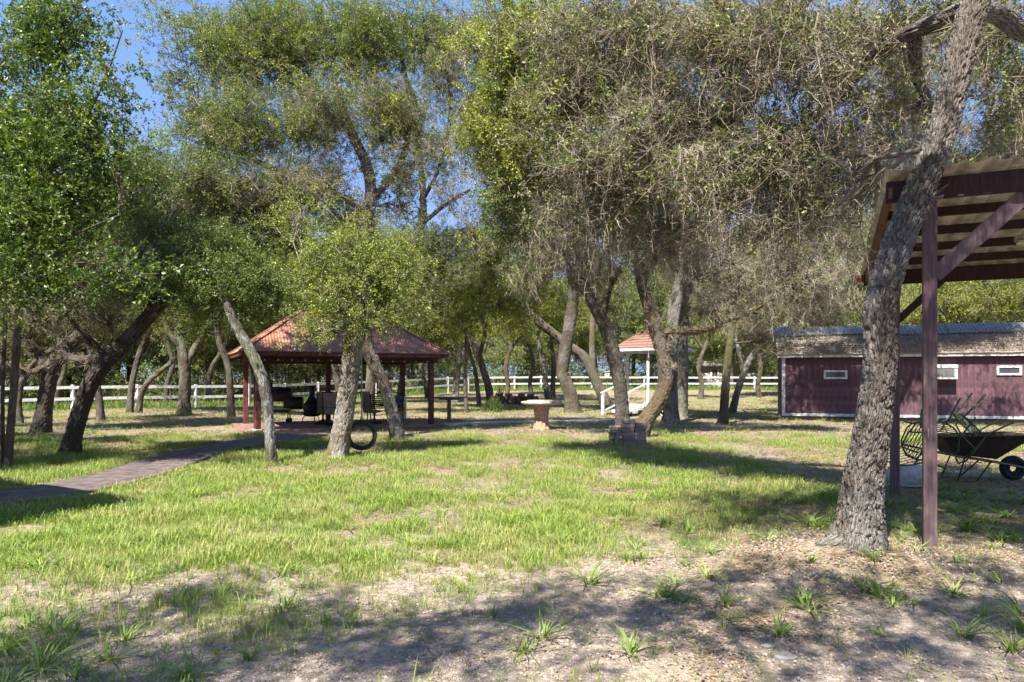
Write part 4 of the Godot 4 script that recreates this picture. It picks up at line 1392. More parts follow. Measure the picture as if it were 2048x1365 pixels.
func tuft(seed_: int, blades: int, height: float, spread: float, lean: float, wide := 1.0) -> ArrayMesh:
	rng.seed = seed_
	var st := new_st()
	for k in blades:
		var a := rnd(0, TAU)
		var o := Vector3(cos(a), 0, sin(a)) * rnd(0, spread)
		var dir := Vector3(cos(a + rnd(-0.8, 0.8)), 0, sin(a + rnd(-0.8, 0.8)))
		var h := height * rnd(0.45, 1.15)
		var bend := lean * h * rnd(0.3, 1.3)
		var w := dir.cross(Vector3.UP) * rnd(0.0015, 0.0032) * wide
		var v := rnd(0.72, 1.25)
		st.set_color(Color(v * rnd(0.9, 1.2), v, v * rnd(0.8, 1.1)) * 0.78)
		var m1 := o + dir * bend * 0.22 + Vector3(0, h * 0.55, 0)
		var m2 := o + dir * bend * 0.62 + Vector3(0, h * 0.88, 0)
		var e := o + dir * bend * 1.1 + Vector3(0, h * 0.97, 0)
		quad(st, o - w, o + w, m1 + w, m1 - w)
		quad(st, m1 - w, m1 + w, m2 + w * 0.7, m2 - w * 0.7)
		st.add_vertex(m2 - w * 0.7); st.add_vertex(m2 + w * 0.7); st.add_vertex(e)
	return done(st)

func litter_patch(seed_: int, n: int, spread: float, size: float) -> ArrayMesh:
	rng.seed = seed_
	var st := new_st()
	for k in n:
		var p := Vector3(rng.randfn() * spread * 0.5, rnd(0.002, 0.014), rng.randfn() * spread * 0.5)
		var a := rnd(0, TAU)
		var d := Vector3(cos(a), rnd(-0.25, 0.25), sin(a))
		var w := Vector3(-sin(a), rnd(-0.3, 0.3), cos(a))
		var l := size * rnd(0.6, 1.2)
		var hw := l * rnd(0.18, 0.27)
		var v := rnd(0.72, 1.2)
		st.set_color(Color(v, v * rnd(0.9, 1.02), v * rnd(0.82, 1.05)) * 0.75)
		var up := Vector3(0, rnd(0.1, 0.5) * hw, 0)
		var b := p - d * l * 0.5
		var e := p + d * l * 0.5 + up
		st.add_vertex(b); st.add_vertex(p + w * hw + up); st.add_vertex(e)
		st.add_vertex(b); st.add_vertex(e); st.add_vertex(p - w * hw + up)
	return done(st)

func pebble_patch(seed_: int) -> ArrayMesh:
	rng.seed = seed_
	var st := new_st()
	for k in 26:
		var p := Vector3(rng.randfn() * 0.16, 0.0, rng.randfn() * 0.16)
		var s := rnd(0.003, 0.010)
		var t := [Vector3(0, s * 0.8, 0)]
		var v := rnd(0.6, 1.3)
		st.set_color(Color(v, v * 0.97, v * 0.92) * 0.75)
		for j in 5:
			var a := TAU * j / 5.0 + rnd(-0.3, 0.3)
			t.append(Vector3(cos(a) * s * rnd(0.8, 1.5), rnd(-0.2, 0.3) * s, sin(a) * s * rnd(0.8, 1.5)))
		for j in 5:
			st.add_vertex(p + t[0]); st.add_vertex(p + t[1 + j]); st.add_vertex(p + t[1 + (j + 1) % 5])
			st.add_vertex(p + t[1 + j]); st.add_vertex(p + t[1 + j] + Vector3(0, -s, 0)); st.add_vertex(p + t[1 + (j + 1) % 5])
	return done(st)

func scatter(count: int, d0: float, d1: float, dens: Callable) -> Array:
	# random places on the ground in view, thinned by dens(x, d); even per area
	var out := []
	for k in count:
		var d := sqrt(lerpf(d0 * d0, d1 * d1, rng.randf()))
		var x := rnd(-1.0, 1.0) * d
		if rng.randf() < dens.call(x, d) and free_ground(Vector2(x, d)):
			out.append(Vector2(x, d))
	return out

func ground_cover() -> void:
	var ga := Color(0.36, 0.45, 0.095)
	var gb := Color(0.19, 0.32, 0.065)
	var gd := Color(0.52, 0.48, 0.235)
	var sets := [[0, "near", 62000, 2.2, 9.0], [1, "mid", 84000, 9.0, 18.0], [2, "far", 60000, 18.0, 44.0], [3, "edge", 27000, 40.0, 75.0]]
	for s in sets:
		rng.seed = 300 + s[0]
		var pl := scatter(s[2], s[3], s[4], grass_at)
		var xf := [[], []]
		var col := [[], []]
		for p in pl:
			var g := grass_at(p.x, p.y)
			var dry := clampf(0.34 + nf.get_noise_2d(p.x * 45.0 + 500.0, p.y * 45.0) * 0.8 + rng.randfn() * 0.2, 0.0, 1.0)
			var sc: float = lerpf(0.4, 0.72, g) * rnd(0.5, 1.4) * [1.0, 1.05, 1.25, 1.7][s[0]]
			if p.y < 5.5:
				sc *= 0.85 + 0.4 * float(rng.randf() < 0.15)
			var v := rng.randi() % 2
			xf[v].append(Transform3D(Basis(Vector3.UP, rnd(0, TAU)).scaled(Vector3(sc * 1.05, sc, sc * 1.05)), Vector3(p.x, gh(p.x, p.y) - 0.004, -p.y)))
			col[v].append(gb.lerp(ga, rng.randf()).lerp(gd, dry * dry * 0.75) * rnd(0.85, 1.15))
		for v in 2:
			if xf[v].size():
				var o := multi("grass", CL["tuft%d" % (v + (2 if s[0] >= 2 else 0))], M.grass, xf[v], col[v], self)
				o.set_meta("kind", "stuff")
				o.set_meta("label", "thin green grass growing in patches across the yard")
				o.set_meta("category", "grass")
	# coarse weedy tufts standing singly in the sand
	rng.seed = 350
	var wx := [[], []]
	var wc := [[], []]
	for p in scatter(1750, 2.2, 9.5, func(x, d): return clampf(0.16 + 0.5 * nz.get_noise_2d(x * 30.0 + 700.0, d * 30.0) + 0.2 * smoothstep(2.2, 4.0, x), 0.0, 1.0)):
		var v := rng.randi() % 2
		var sc := rnd(0.55, 1.25)
		wx[v].append(Transform3D(Basis(Vector3.UP, rnd(0, TAU)).scaled(Vector3(sc * 1.15, sc * rnd(0.45, 0.8), sc * 1.15)), Vector3(p.x, gh(p.x, p.y) - 0.004, -p.y)))
		wc[v].append(gb.lerp(ga, rng.randf() * 0.7) * rnd(0.8, 1.1))
	for v in 2:
		var w := multi("weeds", CL["weed%d" % v], M.grass, wx[v], wc[v], self)
		w.set_meta("kind", "stuff")
		w.set_meta("label", "coarse green weed tufts standing singly in the sandy ground")
		w.set_meta("category", "weeds")
	# fallen oak leaves
	for s in [[0, 9500, 2.2, 9.0, 0.62], [1, 18500, 9.0, 18.0, 1.0], [2, 12500, 18.0, 40.0, 1.7]]:
		rng.seed = 400 + s[0]
		var pl := scatter(s[1], s[2], s[3], litter_at)
		var xf := [[], []]
		var col := [[], []]
		for p in pl:
			var v := rng.randi() % 2
			var sc: float = rnd(0.75, 1.2) * s[4]
			xf[v].append(Transform3D(Basis(Vector3.UP, rnd(0, TAU)).scaled(Vector3(sc, sc, sc)), Vector3(p.x, gh(p.x, p.y) + 0.002, -p.y)))
			var r := rng.randf()
			col[v].append((Color(0.31, 0.225, 0.135) if r < 0.5 else Color(0.25, 0.14, 0.08) if r < 0.72 else Color(0.28, 0.235, 0.185)) * rnd(0.75, 1.15))
		for v in 2:
			var o := multi("fallen_leaves", CL["litter%d" % v], M.litter, xf[v], col[v], self)
			o.set_meta("kind", "stuff")
			o.set_meta("label", "dry brown oak leaves scattered over the ground")
			o.set_meta("category", "leaf litter")
	rng.seed = 500
	var xf := []
	var col := []
	for p in scatter(1700, 2.2, 6.5, func(x, d): return 1.0 - 0.85 * grass_at(x, d)):
		xf.append(Transform3D(Basis(Vector3.UP, rnd(0, TAU)).scaled(Vector3.ONE * rnd(0.7, 1.3)), Vector3(p.x, gh(p.x, p.y), -p.y)))
		col.append(Color(0.45, 0.37, 0.31).lerp(Color(0.32, 0.28, 0.25), rng.randf()))
	var o := multi("gravel", CL.pebble, M.pebble, xf, col, self)
	o.set_meta("kind", "stuff")
	o.set_meta("label", "small pale gravel grains on the bare sandy ground")
	o.set_meta("category", "gravel")
	# two paler stones in the sand
	for q in [[1572, 1318, 0.045, "flat pale stone half sunk in the sand near the lower edge"], [1537, 1297, 0.03, "smaller pale stone in the sand beside the flat one"]]:
		var p := gxy(q[0], q[1])
		var st := new_st()
		lathe(st, [Vector2(0, 0.5), Vector2(0.5, 0.42), Vector2(0.95, 0.1), Vector2(0.9, -0.3), Vector2(0, -0.3)], 9, Transform3D(Basis(Vector3.UP, 0.4).scaled(Vector3(1.5, 0.7, 0.9) * q[2]), Vector3.ZERO), false)
		var s := put("stone", done(st), M.concrete, self, Transform3D(Basis(), Vector3(p.x, gh(p.x, p.y) + 0.008, -p.y)))
		tag(s, q[3], "stone")

# ------------------------------------------------------------------ trees
func trees() -> void:
	var NEW := Color(0.40, 0.43, 0.085)
	var MID := Color(0.22, 0.275, 0.08)
	var DRK := Color(0.105, 0.15, 0.055)
	var GRY := Color(0.33, 0.335, 0.205)
	var oak := [DRK, MID, MID, NEW]
	var oak_b := [DRK, MID, NEW, NEW]
	var oak_g := [DRK, GRY, MID, GRY]
	var pale := {"base": Color(0.19, 0.165, 0.14), "lichen": Color(0.44, 0.43, 0.40), "lich": 0.65}
	# the big leaning tree in front of the carport
	tree({"name": "oak_tree", "seed": 1, "d": 5.75, "strands": 0.16, "sides": 132, "step": 0.0125, "trunk_moss": 9,
		"label": "big leaning live oak with deeply furrowed grey bark, in front of the carport", "bark": {"amp": 0.026, "cell": 0.034, "stretch": 0.2, "twist": 0.5, "lich": 0.42, "mossy": 0.05, "flare": 0.5, "base": Color(0.15, 0.125, 0.107), "lichen": Color(0.31, 0.305, 0.285)},
		"trunk": [[1706, 1125, 80], [1717, 1050, 76], [1728, 960, 70], [1746, 850, 63], [1758, 760, 58], [1762, 690, 58, 0.02], [1763, 610, 57, 0.05], [1786, 520, 54, 0.1], [1823, 420, 52, 0.2], [1868, 310, 51, 0.3], [1898, 215, 51, 0.4], [1922, 110, 51, 0.5], [1950, 0, 49, 0.6], [1965, -130, 46, 0.7]],
		"limbs": [[[1945, 10, 38, 0.6], [1890, 40, 32, 0.9], [1820, 65, 28, 1.2], [1750, 110, 24, 1.5], [1690, 175, 24, 1.8], [1630, 235, 20, 2.2], [1540, 290, 16, 2.6], [1480, 330, 12, 3.0]],
			[[1958, -60, 46, 0.7], [1800, -150, 40, 1.2], [1650, -60, 32, 2.0], [1540, 120, 28, 2.6], [1480, 225, 22, 3.0], [1350, 270, 20, 3.6], [1250, 310, 17, 4.2], [1150, 345, 13, 4.8], [1060, 345, 8, 5.2]],
			[[1955, 20, 36, 0.6], [2000, 30, 32, 0.9], [2060, 70, 28, 1.2], [2160, 60, 22, 1.5]],
			[[1830, 80, 22, 1.3], [1835, 150, 18, 1.6], [1860, 215, 12, 1.8], [1850, 260, 8, 1.9]],
			[[1695, 1078, 46, 0.0], [1655, 1100, 40, -0.02], [1618, 1118, 26, -0.06], [1575, 1136, 12, -0.12]], [[1712, 1090, 46, -0.06], [1700, 1118, 44, -0.16], [1688, 1150, 26, -0.3], [1680, 1180, 12, -0.42]], [[1728, 1085, 40, 0.0], [1768, 1112, 34, -0.05], [1800, 1135, 16, -0.1]]],
		"pal": oak_g,
		"blobs": [[1000, 100, 11.0, 70, 110, 2.6, 1.0, 0.02, 0.1, oak_b], [985, 250, 11.0, 60, 80, 2.6, 1.0, 0.02, 0.1, oak_b], [1010, 360, 11.3, 75, 80, 2.6, 1.0, 0.03, 0.2, oak_b], [1090, 60, 10.5, 90, 110, 2.4, 0.9, 0.05, 0.3, oak_b], [1100, 220, 10.2, 80, 110, 2.3, 0.9, 0.05, 0.3, oak_b], [1005, 470, 12, 55, 40, 2.0, 1.0, 0.0, 0.1, oak_b],
			[1200, 110, 9.5, 110, 120, 2.3, 0.75, 0.12, 0.65], [1190, 320, 9.6, 110, 80, 2.3, 0.70, 0.15, 0.65], [1320, 60, 8.8, 90, 100, 2.2, 0.65, 0.16, 0.65], [1330, 240, 8.8, 110, 100, 2.3, 0.60, 0.2, 0.65], [1250, 420, 9.8, 110, 70, 2.0, 0.55, 0.2, 0.65],
			[1450, 120, 8.2, 110, 120, 2.2, 0.58, 0.22, 0.65], [1430, 330, 8.4, 110, 90, 2.2, 0.55, 0.22, 0.65], [1570, 280, 8.0, 100, 100, 2.0, 0.60, 0.2, 0.65], [1580, 60, 7.6, 110, 100, 2.0, 0.65, 0.2, 0.65], [1690, 180, 7.4, 80, 120, 1.8, 0.5, 0.15, 0.7], [1660, 390, 7.8, 80, 70, 1.5, 0.5, 0.12, 0.7],
			[1740, 300, 7.8, 70, 80, 1.6, 0.5, 0.15, 0.7], [1560, 430, 8.6, 90, 60, 1.7, 0.5, 0.2, 0.8], [1350, 480, 9.6, 90, 45, 1.5, 0.4, 0.2, 0.8], [1130, 430, 10.4, 70, 50, 1.6, 0.6, 0.15, 0.6], [1780, 60, 7.4, 80, 70, 1.6, 0.6, 0.1, 0.6], [1830, 210, 7.6, 50, 80, 1.1, 0.6, 0.1, 0.6], [2010, 200, 8.4, 70, 110, 1.7, 0.7, 0.1, 0.5], [2000, 40, 8.0, 70, 70, 1.5, 0.7, 0.1, 0.5],
			[Vector3(1.2, 6.6, -3.2), Vector3(1.6, 0.8, 1.5), 1.6, 0.8, 0.05, 0.5], [Vector3(3.2, 6.9, -2.6), Vector3(1.5, 0.8, 1.4), 1.5, 0.8, 0.05, 0.5], [Vector3(5.2, 6.6, -4.6), Vector3(1.4, 0.8, 1.5), 1.7, 0.8, 0.05, 0.5]]})
	# oak with the tyre swing
	tree({"name": "oak_tree", "seed": 2, "d": 12.8, "sides": 72, "step": 0.022, "trunk_moss": 10, "label": "mossy oak trunk with rounded low crown beside the tyre swing", "bark": {"amp": 0.022, "cell": 0.05, "lich": 0.6, "mossy": 0.5, "base": Color(0.27, 0.235, 0.19), "lichen": Color(0.52, 0.50, 0.44), "moss": Color(0.17, 0.15, 0.045)},
		"trunk": [[671, 922, 42], [680, 880, 39], [690, 820, 36], [697, 760, 37], [702, 710, 38], [712, 670, 36], [716, 630, 30], [716, 580, 22]],
		"limbs": [[[712, 680, 26], [735, 640, 20, 0.2], [770, 600, 14, 0.3]], [[712, 650, 24], [680, 600, 16, -0.2], [640, 570, 10, -0.3]]], "pal": [MID, MID, NEW, Color(0.25, 0.29, 0.12)],
		"blobs": [[720, 560, 13, 100, 60, 1.9], [650, 600, 12.6, 70, 42, 1.7], [795, 590, 13.2, 55, 45, 1.5], [700, 500, 13, 90, 45, 1.6], [610, 550, 13.2, 55, 40, 1.5], [730, 635, 12.5, 60, 28, 2.0], [640, 655, 12.4, 50, 26, 1.7], [790, 510, 13.4, 70, 45, 2.0], [590, 430, 14.2, 70, 45, 0.9]]})
	# tall oak behind it
	tree({"name": "oak_tree", "seed": 3, "d": 16.9, "strands": 0.05, "sides": 52, "step": 0.03, "trunk_moss": 60, "label": "tall oak with bent trunk whose high crown spreads above the pavilion", "bark": {"amp": 0.022, "lich": 0.5, "mossy": 0.2},
		"trunk": [[797, 882, 28], [786, 830, 25], [770, 775, 24], [748, 730, 24], [733, 690, 24], [726, 620, 26], [728, 520, 25], [737, 440, 24], [741, 380, 22], [733, 330, 20], [705, 270, 17], [680, 200, 13], [660, 110, 9]],
		"limbs": [[[738, 420, 18], [650, 380, 14, -0.3], [560, 345, 11, -0.5], [470, 300, 8, -0.7]], [[735, 340, 16], [700, 260, 12, 0.3], [600, 180, 9, 0.6], [520, 100, 6, 0.8]], [[741, 400, 14], [800, 330, 12, 0.4], [820, 220, 9, 0.8], [800, 100, 6, 1.0]], [[728, 540, 16], [600, 470, 12, 0.3], [510, 420, 9, 0.6], [430, 400, 6, 0.8]]],
		"pal": oak, "blobs": [[450, 110, 17, 120, 110, 2.4, 0.95, 0.02, 0.15], [590, 70, 17.3, 130, 100, 2.4, 0.95, 0.02, 0.15], [730, 80, 17.5, 110, 110, 2.2, 0.95, 0.02, 0.15], [400, 270, 16.5, 85, 85, 2.3, 0.95, 0.02, 0.15], [520, 250, 16.4, 110, 90, 1.8, 0.85, 0.06, 0.3], [650, 240, 16.6, 110, 90, 1.5, 0.8, 0.08, 0.4], [780, 230, 17, 90, 100, 2.0, 0.85, 0.06, 0.4], [400, 410, 16.4, 90, 70, 2.2, 0.7, 0.1, 0.5], [520, 390, 16.3, 100, 70, 1.7, 0.6, 0.15, 0.7], [640, 380, 16.5, 80, 70, 1.8, 0.6, 0.15, 0.6], [470, 480, 16.6, 90, 50, 2.0, 0.7, 0.1, 0.5], [800, 350, 17.2, 60, 60, 1.0, 0.8, 0.1, 0.6], [350, 500, 17, 70, 50, 2.0], [560, 480, 17, 70, 40, 1.8, 0.8, 0.1, 0.4], [870, 60, 18, 70, 80, 1.0], [820, 430, 17.6, 50, 40, 0.7, 0.7, 0.1, 0.5], [340, 150, 17, 40, 60, 0.6], [690, 440, 17, 60, 40, 1.0, 0.7, 0.1, 0.5]]})
	tree({"name": "oak_tree", "seed": 4, "d": 12.1, "sides": 60, "step": 0.025, "label": "slim oak with white lichen patches, leaning left in front of the pavilion's left post", "bark": {"amp": 0.013, "cell": 0.045, "lich": 0.55, "mossy": 0.35, "base": Color(0.136, 0.120, 0.096), "lichen": Color(0.47, 0.47, 0.46)},
		"trunk": [[544, 932, 22], [540, 880, 20], [535, 820, 20], [527, 770, 21], [512, 725, 21], [493, 690, 20], [474, 655, 18], [455, 615, 15], [440, 570, 11]], "pal": [DRK, DRK, MID, MID],
		"blobs": [[430, 590, 12.6, 75, 55, 2.6], [395, 530, 12.8, 80, 55, 2.5], [490, 540, 13.0, 65, 50, 2.3], [450, 490, 13, 70, 40, 2.2], [560, 590, 13.4, 60, 50, 1.8]]})
	tree({"name": "oak_tree", "seed": 5, "d": 26.0, "label": "thin wavy oak trunk standing just left of the pavilion roof", "trunk": [[462, 836, 15], [460, 780, 13], [455, 730, 13], [440, 690, 12], [434, 650, 12], [445, 600, 10], [450, 540, 7]], "pal": oak, "blobs": [[450, 560, 26, 90, 80, 2.4], [520, 640, 27, 60, 40, 1.5], [400, 660, 27, 50, 35, 1.2], [540, 570, 26.5, 80, 60, 1.9], [380, 590, 26.5, 70, 50, 1.7]]})
	tree({"name": "oak_tree", "seed": 6, "d": 13.5, "sides": 60, "step": 0.025, "trunk_moss": 40, "label": "dark oak leaning hard to the right above the path", "bark": {"amp": 0.022, "lich": 0.35, "mossy": 0.2, "base": Color(0.096, 0.078, 0.064)},
		"trunk": [[136, 914, 36], [147, 870, 32], [163, 815, 30], [185, 760, 30], [222, 712, 30], [262, 672, 28], [300, 630, 26], [340, 590, 23], [390, 550, 19], [440, 510, 14]], "limbs": [[[240, 695, 18], [205, 716, 20, 0.6], [150, 720, 18, 1.2], [110, 700, 12, 1.6]], [[300, 630, 16], [310, 560, 12, 0.3], [290, 500, 9, 0.5]], [[215, 718, 12], [180, 680, 10, -0.4], [140, 640, 7, -0.6]]], "pal": [DRK, DRK, MID, GRY],
		"blobs": [[320, 520, 14, 90, 60, 2.4, 0.9, 0.04, 0.3], [250, 570, 13.4, 90, 40, 2.0, 0.8, 0.06, 0.4], [400, 500, 14.6, 70, 50, 2.2, 0.9], [290, 440, 14.6, 90, 60, 2.4, 0.9], [180, 610, 13.8, 70, 35, 1.4, 0.7, 0.1, 0.5], [330, 350, 15, 80, 60, 1.3], [230, 400, 14.5, 80, 60, 1.3], [430, 360, 15.5, 80, 60, 1.2]]})
	tree({"name": "oak_tree", "seed": 7, "d": 18.7, "sides": 50, "step": 0.035, "trunk_moss": 120, "label": "stout forked oak bristling with ball moss, left of the leaning dark oak", "bark": {"amp": 0.022, "mossy": 0.4, "base": Color(0.112, 0.092, 0.072), "moss": Color(0.15, 0.14, 0.06)},
		"trunk": [[80, 870, 34], [88, 820, 28], [96, 770, 28], [104, 735, 28], [125, 705, 26], [155, 675, 23], [190, 640, 19], [225, 600, 13]], "limbs": [[[100, 750, 18], [70, 690, 15, 0.4], [60, 640, 12, 0.8], [30, 590, 9, 1.0]], [[110, 725, 14], [60, 745, 12, -0.4], [10, 730, 12, -0.8], [-40, 700, 9, -1.0]], [[64, 700, 12], [20, 650, 10, 0.6], [-20, 610, 8, 0.8]]], "pal": oak_g,
		"blobs": [[110, 600, 19, 110, 60, 1.9, 0.6, 0.2, 0.7], [20, 610, 19, 90, 70, 1.9, 0.6, 0.2, 0.7], [200, 560, 19.5, 90, 60, 2.0, 0.7, 0.15, 0.5], [60, 520, 19, 120, 70, 2.2, 0.8, 0.1, 0.4], [150, 490, 19.5, 110, 60, 2.0], [-20, 540, 19, 70, 70, 2.0], [250, 480, 19.6, 80, 60, 1.8], [60, 380, 19, 130, 80, 1.5], [190, 370, 20, 110, 70, 1.4], [20, 250, 19.5, 110, 90, 1.2]]})
	tree({"name": "oak_tree", "seed": 8, "d": 24.0, "label": "short dark trunk between the leaning dark oak and the white fence", "trunk": [[201, 840, 16], [198, 800, 14], [190, 755, 13], [180, 700, 11], [185, 640, 8]], "pal": oak_g, "blobs": [[180, 620, 24.5, 90, 60, 2.0], [250, 640, 25, 60, 40, 1.4]]})
	tree({"name": "oak_tree", "seed": 9, "d": 30.0, "label": "slender curved oak by the white fence, left stem of the close pair", "trunk": [[259, 826, 13], [262, 780, 12], [272, 730, 11], [285, 690, 11], [302, 655, 9], [310, 600, 6]], "pal": oak, "blobs": [[300, 590, 30, 90, 60, 2.2], [240, 600, 31, 70, 50, 1.8]]})
	tree({"name": "oak_tree", "seed": 10, "d": 29.6, "label": "slender bowed oak by the white fence, right stem of the close pair", "trunk": [[276, 825, 12], [282, 790, 11], [298, 762, 11], [322, 742, 10], [345, 722, 9], [370, 690, 6]], "pal": oak, "blobs": [[385, 650, 30, 60, 45, 1.5]]})
	tree({"name": "oak_tree", "seed": 11, "d": 28.5, "sides": 22, "step": 0.07, "label": "upright oak forking low on a bare dirt mound before the white fence", "bark": {"lich": 0.4},
		"trunk": [[367, 830, 26], [368, 800, 22], [370, 760, 22], [366, 715, 20], [358, 670, 16], [352, 620, 14], [355, 560, 9]], "limbs": [[[370, 735, 14], [392, 690, 12, 0.3], [420, 655, 9, 0.6], [435, 600, 6, 0.8]], [[364, 700, 12], [335, 660, 9, -0.3], [320, 610, 6, -0.5]]], "pal": oak, "blobs": [[350, 560, 29, 100, 70, 2.3], [430, 600, 29.5, 60, 50, 2.0], [300, 480, 30, 90, 70, 2.2], [400, 500, 30, 80, 60, 2.2], [250, 500, 29, 100, 70, 2.0], [330, 640, 29.5, 70, 35, 1.2], [380, 400, 28.5, 110, 80, 1.5], [280, 330, 29, 60, 60, 1.2]]})
	# the young broad-leaved tree at the left edge
	tree({"name": "elm_tree", "seed": 12, "d": 11.8, "sides": 24, "step": 0.05, "leaf": "elm", "leaf_mat": "elm_leaf", "label": "young tree with pale slim stem and bright green leaves at the left edge", "bark": {"amp": 0.004, "lich": 0.2, "mossy": 0.0, "base": Color(0.15, 0.112, 0.08), "flare": 0.25},
		"trunk": [[14, 938, 15], [20, 860, 14], [27, 780, 14], [33, 690, 14], [38, 600, 13], [42, 500, 12], [50, 400, 10], [70, 300, 8], [95, 200, 6], [120, 80, 4]], "limbs": [[[6, 935, 9, 0.2], [4, 800, 8, 0.2], [10, 600, 7, 0.3], [0, 420, 6, 0.4], [-20, 250, 4, 0.5]], [[40, 440, 7], [65, 380, 6, -0.3], [130, 310, 5, -0.5], [200, 180, 4, -0.6], [245, 60, 2, -0.7]], [[40, 600, 6], [80, 520, 5, -0.4], [150, 470, 4, -0.7], [240, 430, 3, -0.9]]],
		"pal": [Color(0.075, 0.12, 0.035), Color(0.125, 0.19, 0.045), Color(0.15, 0.21, 0.045), Color(0.26, 0.31, 0.065)],
		"blobs": [[55, 110, 11.8, 95, 110, 2.2], [140, 230, 11.4, 85, 90, 2.2], [30, 300, 11.6, 110, 100, 2.6], [150, 370, 11.4, 110, 80, 2.6], [50, 450, 11, 130, 70, 2.6], [215, 160, 11.2, 36, 80, 1.1], [250, 370, 11.4, 36, 45, 0.9], [210, 300, 11.4, 60, 60, 2.0], [110, 545, 10.8, 130, 38, 2.2], [260, 560, 10.6, 110, 30, 2.0], [60, 600, 11, 80, 26, 1.4], [120, 30, 11.4, 90, 60, 1.6]]})
	# right-hand group round the gazebo
	tree({"name": "oak_tree", "seed": 14, "d": 29.5, "sides": 36, "step": 0.045, "label": "straight oak with a knee bend low on its trunk, right of the stone table", "bark": {"lich": 0.4},
		"trunk": [[1147, 828, 34], [1142, 795, 27], [1132, 765, 25], [1125, 745, 24], [1131, 700, 25], [1139, 650, 24], [1145, 600, 22], [1144, 540, 18], [1135, 480, 13]], "pal": oak_g, "blobs": [[1120, 470, 29, 90, 60, 2.2, 0.5, 0.15, 0.7], [1200, 520, 29.5, 70, 40, 1.4, 0.5, 0.15, 0.6], [1040, 430, 29, 80, 55, 1.5, 0.6, 0.1, 0.5], [1110, 390, 29.5, 80, 50, 1.4, 0.6, 0.1, 0.5]]})
	tree({"name": "oak_tree", "seed": 15, "d": 17.4, "strands": 0.1, "sides": 60, "step": 0.028, "trunk_moss": 90, "label": "strongly curved oak with a long horizontal mossy limb, behind the block stacks", "bark": {"amp": 0.022, "lich": 0.3, "mossy": 0.25, "base": Color(0.148, 0.108, 0.076), "moss": Color(0.16, 0.13, 0.05)},
		"trunk": [[1276, 876, 34], [1292, 842, 30], [1312, 812, 30], [1328, 780, 29], [1333, 742, 28], [1325, 704, 28], [1314, 665, 27], [1305, 630, 25], [1292, 595, 22], [1280, 550, 20], [1272, 490, 17], [1268, 430, 13]], "limbs": [[[1316, 672, 20], [1350, 662, 18, 0.1], [1400, 660, 16, 0.2], [1440, 645, 15, 0.3], [1458, 610, 13, 0.4], [1490, 572, 11, 0.5], [1545, 520, 8, 0.7]], [[1440, 645, 12, 0.3], [1490, 628, 11, 0.2], [1530, 605, 9, 0.1], [1570, 570, 7, 0.0], [1620, 550, 5, -0.1]], [[1285, 560, 12], [1310, 520, 9, -0.4], [1350, 470, 6, -0.7]]], "pal": oak_g,
		"blobs": [[1270, 440, 17.5, 90, 70, 2.0, 0.35, 0.2, 0.9], [1360, 470, 17.2, 80, 60, 1.8, 0.35, 0.2, 0.9], [1560, 510, 18, 90, 60, 2.0, 0.4, 0.2, 0.9], [1640, 560, 17.6, 80, 50, 1.9, 0.45, 0.18, 0.8], [1480, 550, 18, 70, 45, 1.4, 0.4, 0.2, 0.8], [1430, 620, 17.6, 50, 25, 0.8, 0.3, 0.3, 0.8], [1290, 300, 17.6, 110, 80, 1.2, 0.5, 0.15, 0.7], [1420, 340, 17.8, 90, 70, 1.2, 0.5, 0.15, 0.7], [1230, 180, 17.5, 110, 80, 1.0]]})
	tree({"name": "oak_tree", "seed": 16, "d": 17.9, "strands": 0.1, "sides": 56, "step": 0.028, "trunk_moss": 50, "label": "dark oak leaning left out of the block stacks, before the gazebo steps", "bark": {"amp": 0.02, "mossy": 0.25, "base": Color(0.112, 0.092, 0.076)},
		"trunk": [[1247, 875, 32], [1245, 830, 27], [1241, 780, 26], [1230, 720, 27], [1214, 665, 26], [1196, 625, 25], [1178, 590, 22], [1150, 545, 18], [1122, 490, 13]], "limbs": [[[1205, 640, 12], [1220, 580, 9, 0.4], [1240, 540, 6, 0.7]]], "pal": oak_g, "blobs": [[1110, 480, 18, 90, 60, 2.0, 0.45, 0.18, 0.8], [1050, 540, 18, 50, 50, 1.3, 0.7, 0.1, 0.5], [1190, 530, 18.4, 60, 45, 1.3, 0.4, 0.2, 0.8], [1110, 300, 18, 110, 90, 1.2, 0.6, 0.12, 0.6], [1020, 330, 18, 90, 80, 1.2, 0.7, 0.1, 0.5], [1060, 180, 18.5, 100, 80, 1.0], [1160, 170, 14.8, 110, 80, 1.2, 0.6, 0.1, 0.5], [1010, 210, 14.6, 60, 80, 1.0], [1290, 140, 15, 110, 80, 1.1, 0.6, 0.1, 0.5], [925, 110, 18, 70, 100, 0.9, 0.8, 0.08, 0.5], [935, 290, 18, 55, 80, 0.7, 0.8, 0.08, 0.5]]})
	tree({"name": "oak_tree", "seed": 17, "d": 22.6, "sides": 48, "step": 0.035, "label": "thick straight grey oak trunk right in front of the gazebo", "bark": {"amp": 0.022, "lich": 0.6, "base": Color(0.152, 0.132, 0.120)},
		"trunk": [[1341, 850, 38], [1342, 820, 29], [1342, 760, 26], [1343, 690, 26], [1348, 630, 24], [1358, 570, 22], [1366, 510, 18], [1372, 440, 13]], "pal": oak_g, "blobs": [[1380, 400, 22.5, 110, 70, 2.0, 0.45, 0.18, 0.8], [1450, 480, 22.5, 80, 60, 1.8, 0.45, 0.18, 0.8], [1340, 520, 23, 60, 40, 1.2, 0.5, 0.15, 0.7], [1450, 250, 22.5, 120, 90, 1.2], [1330, 350, 23, 100, 70, 1.1], [1560, 340, 22.5, 110, 80, 1.2]]})
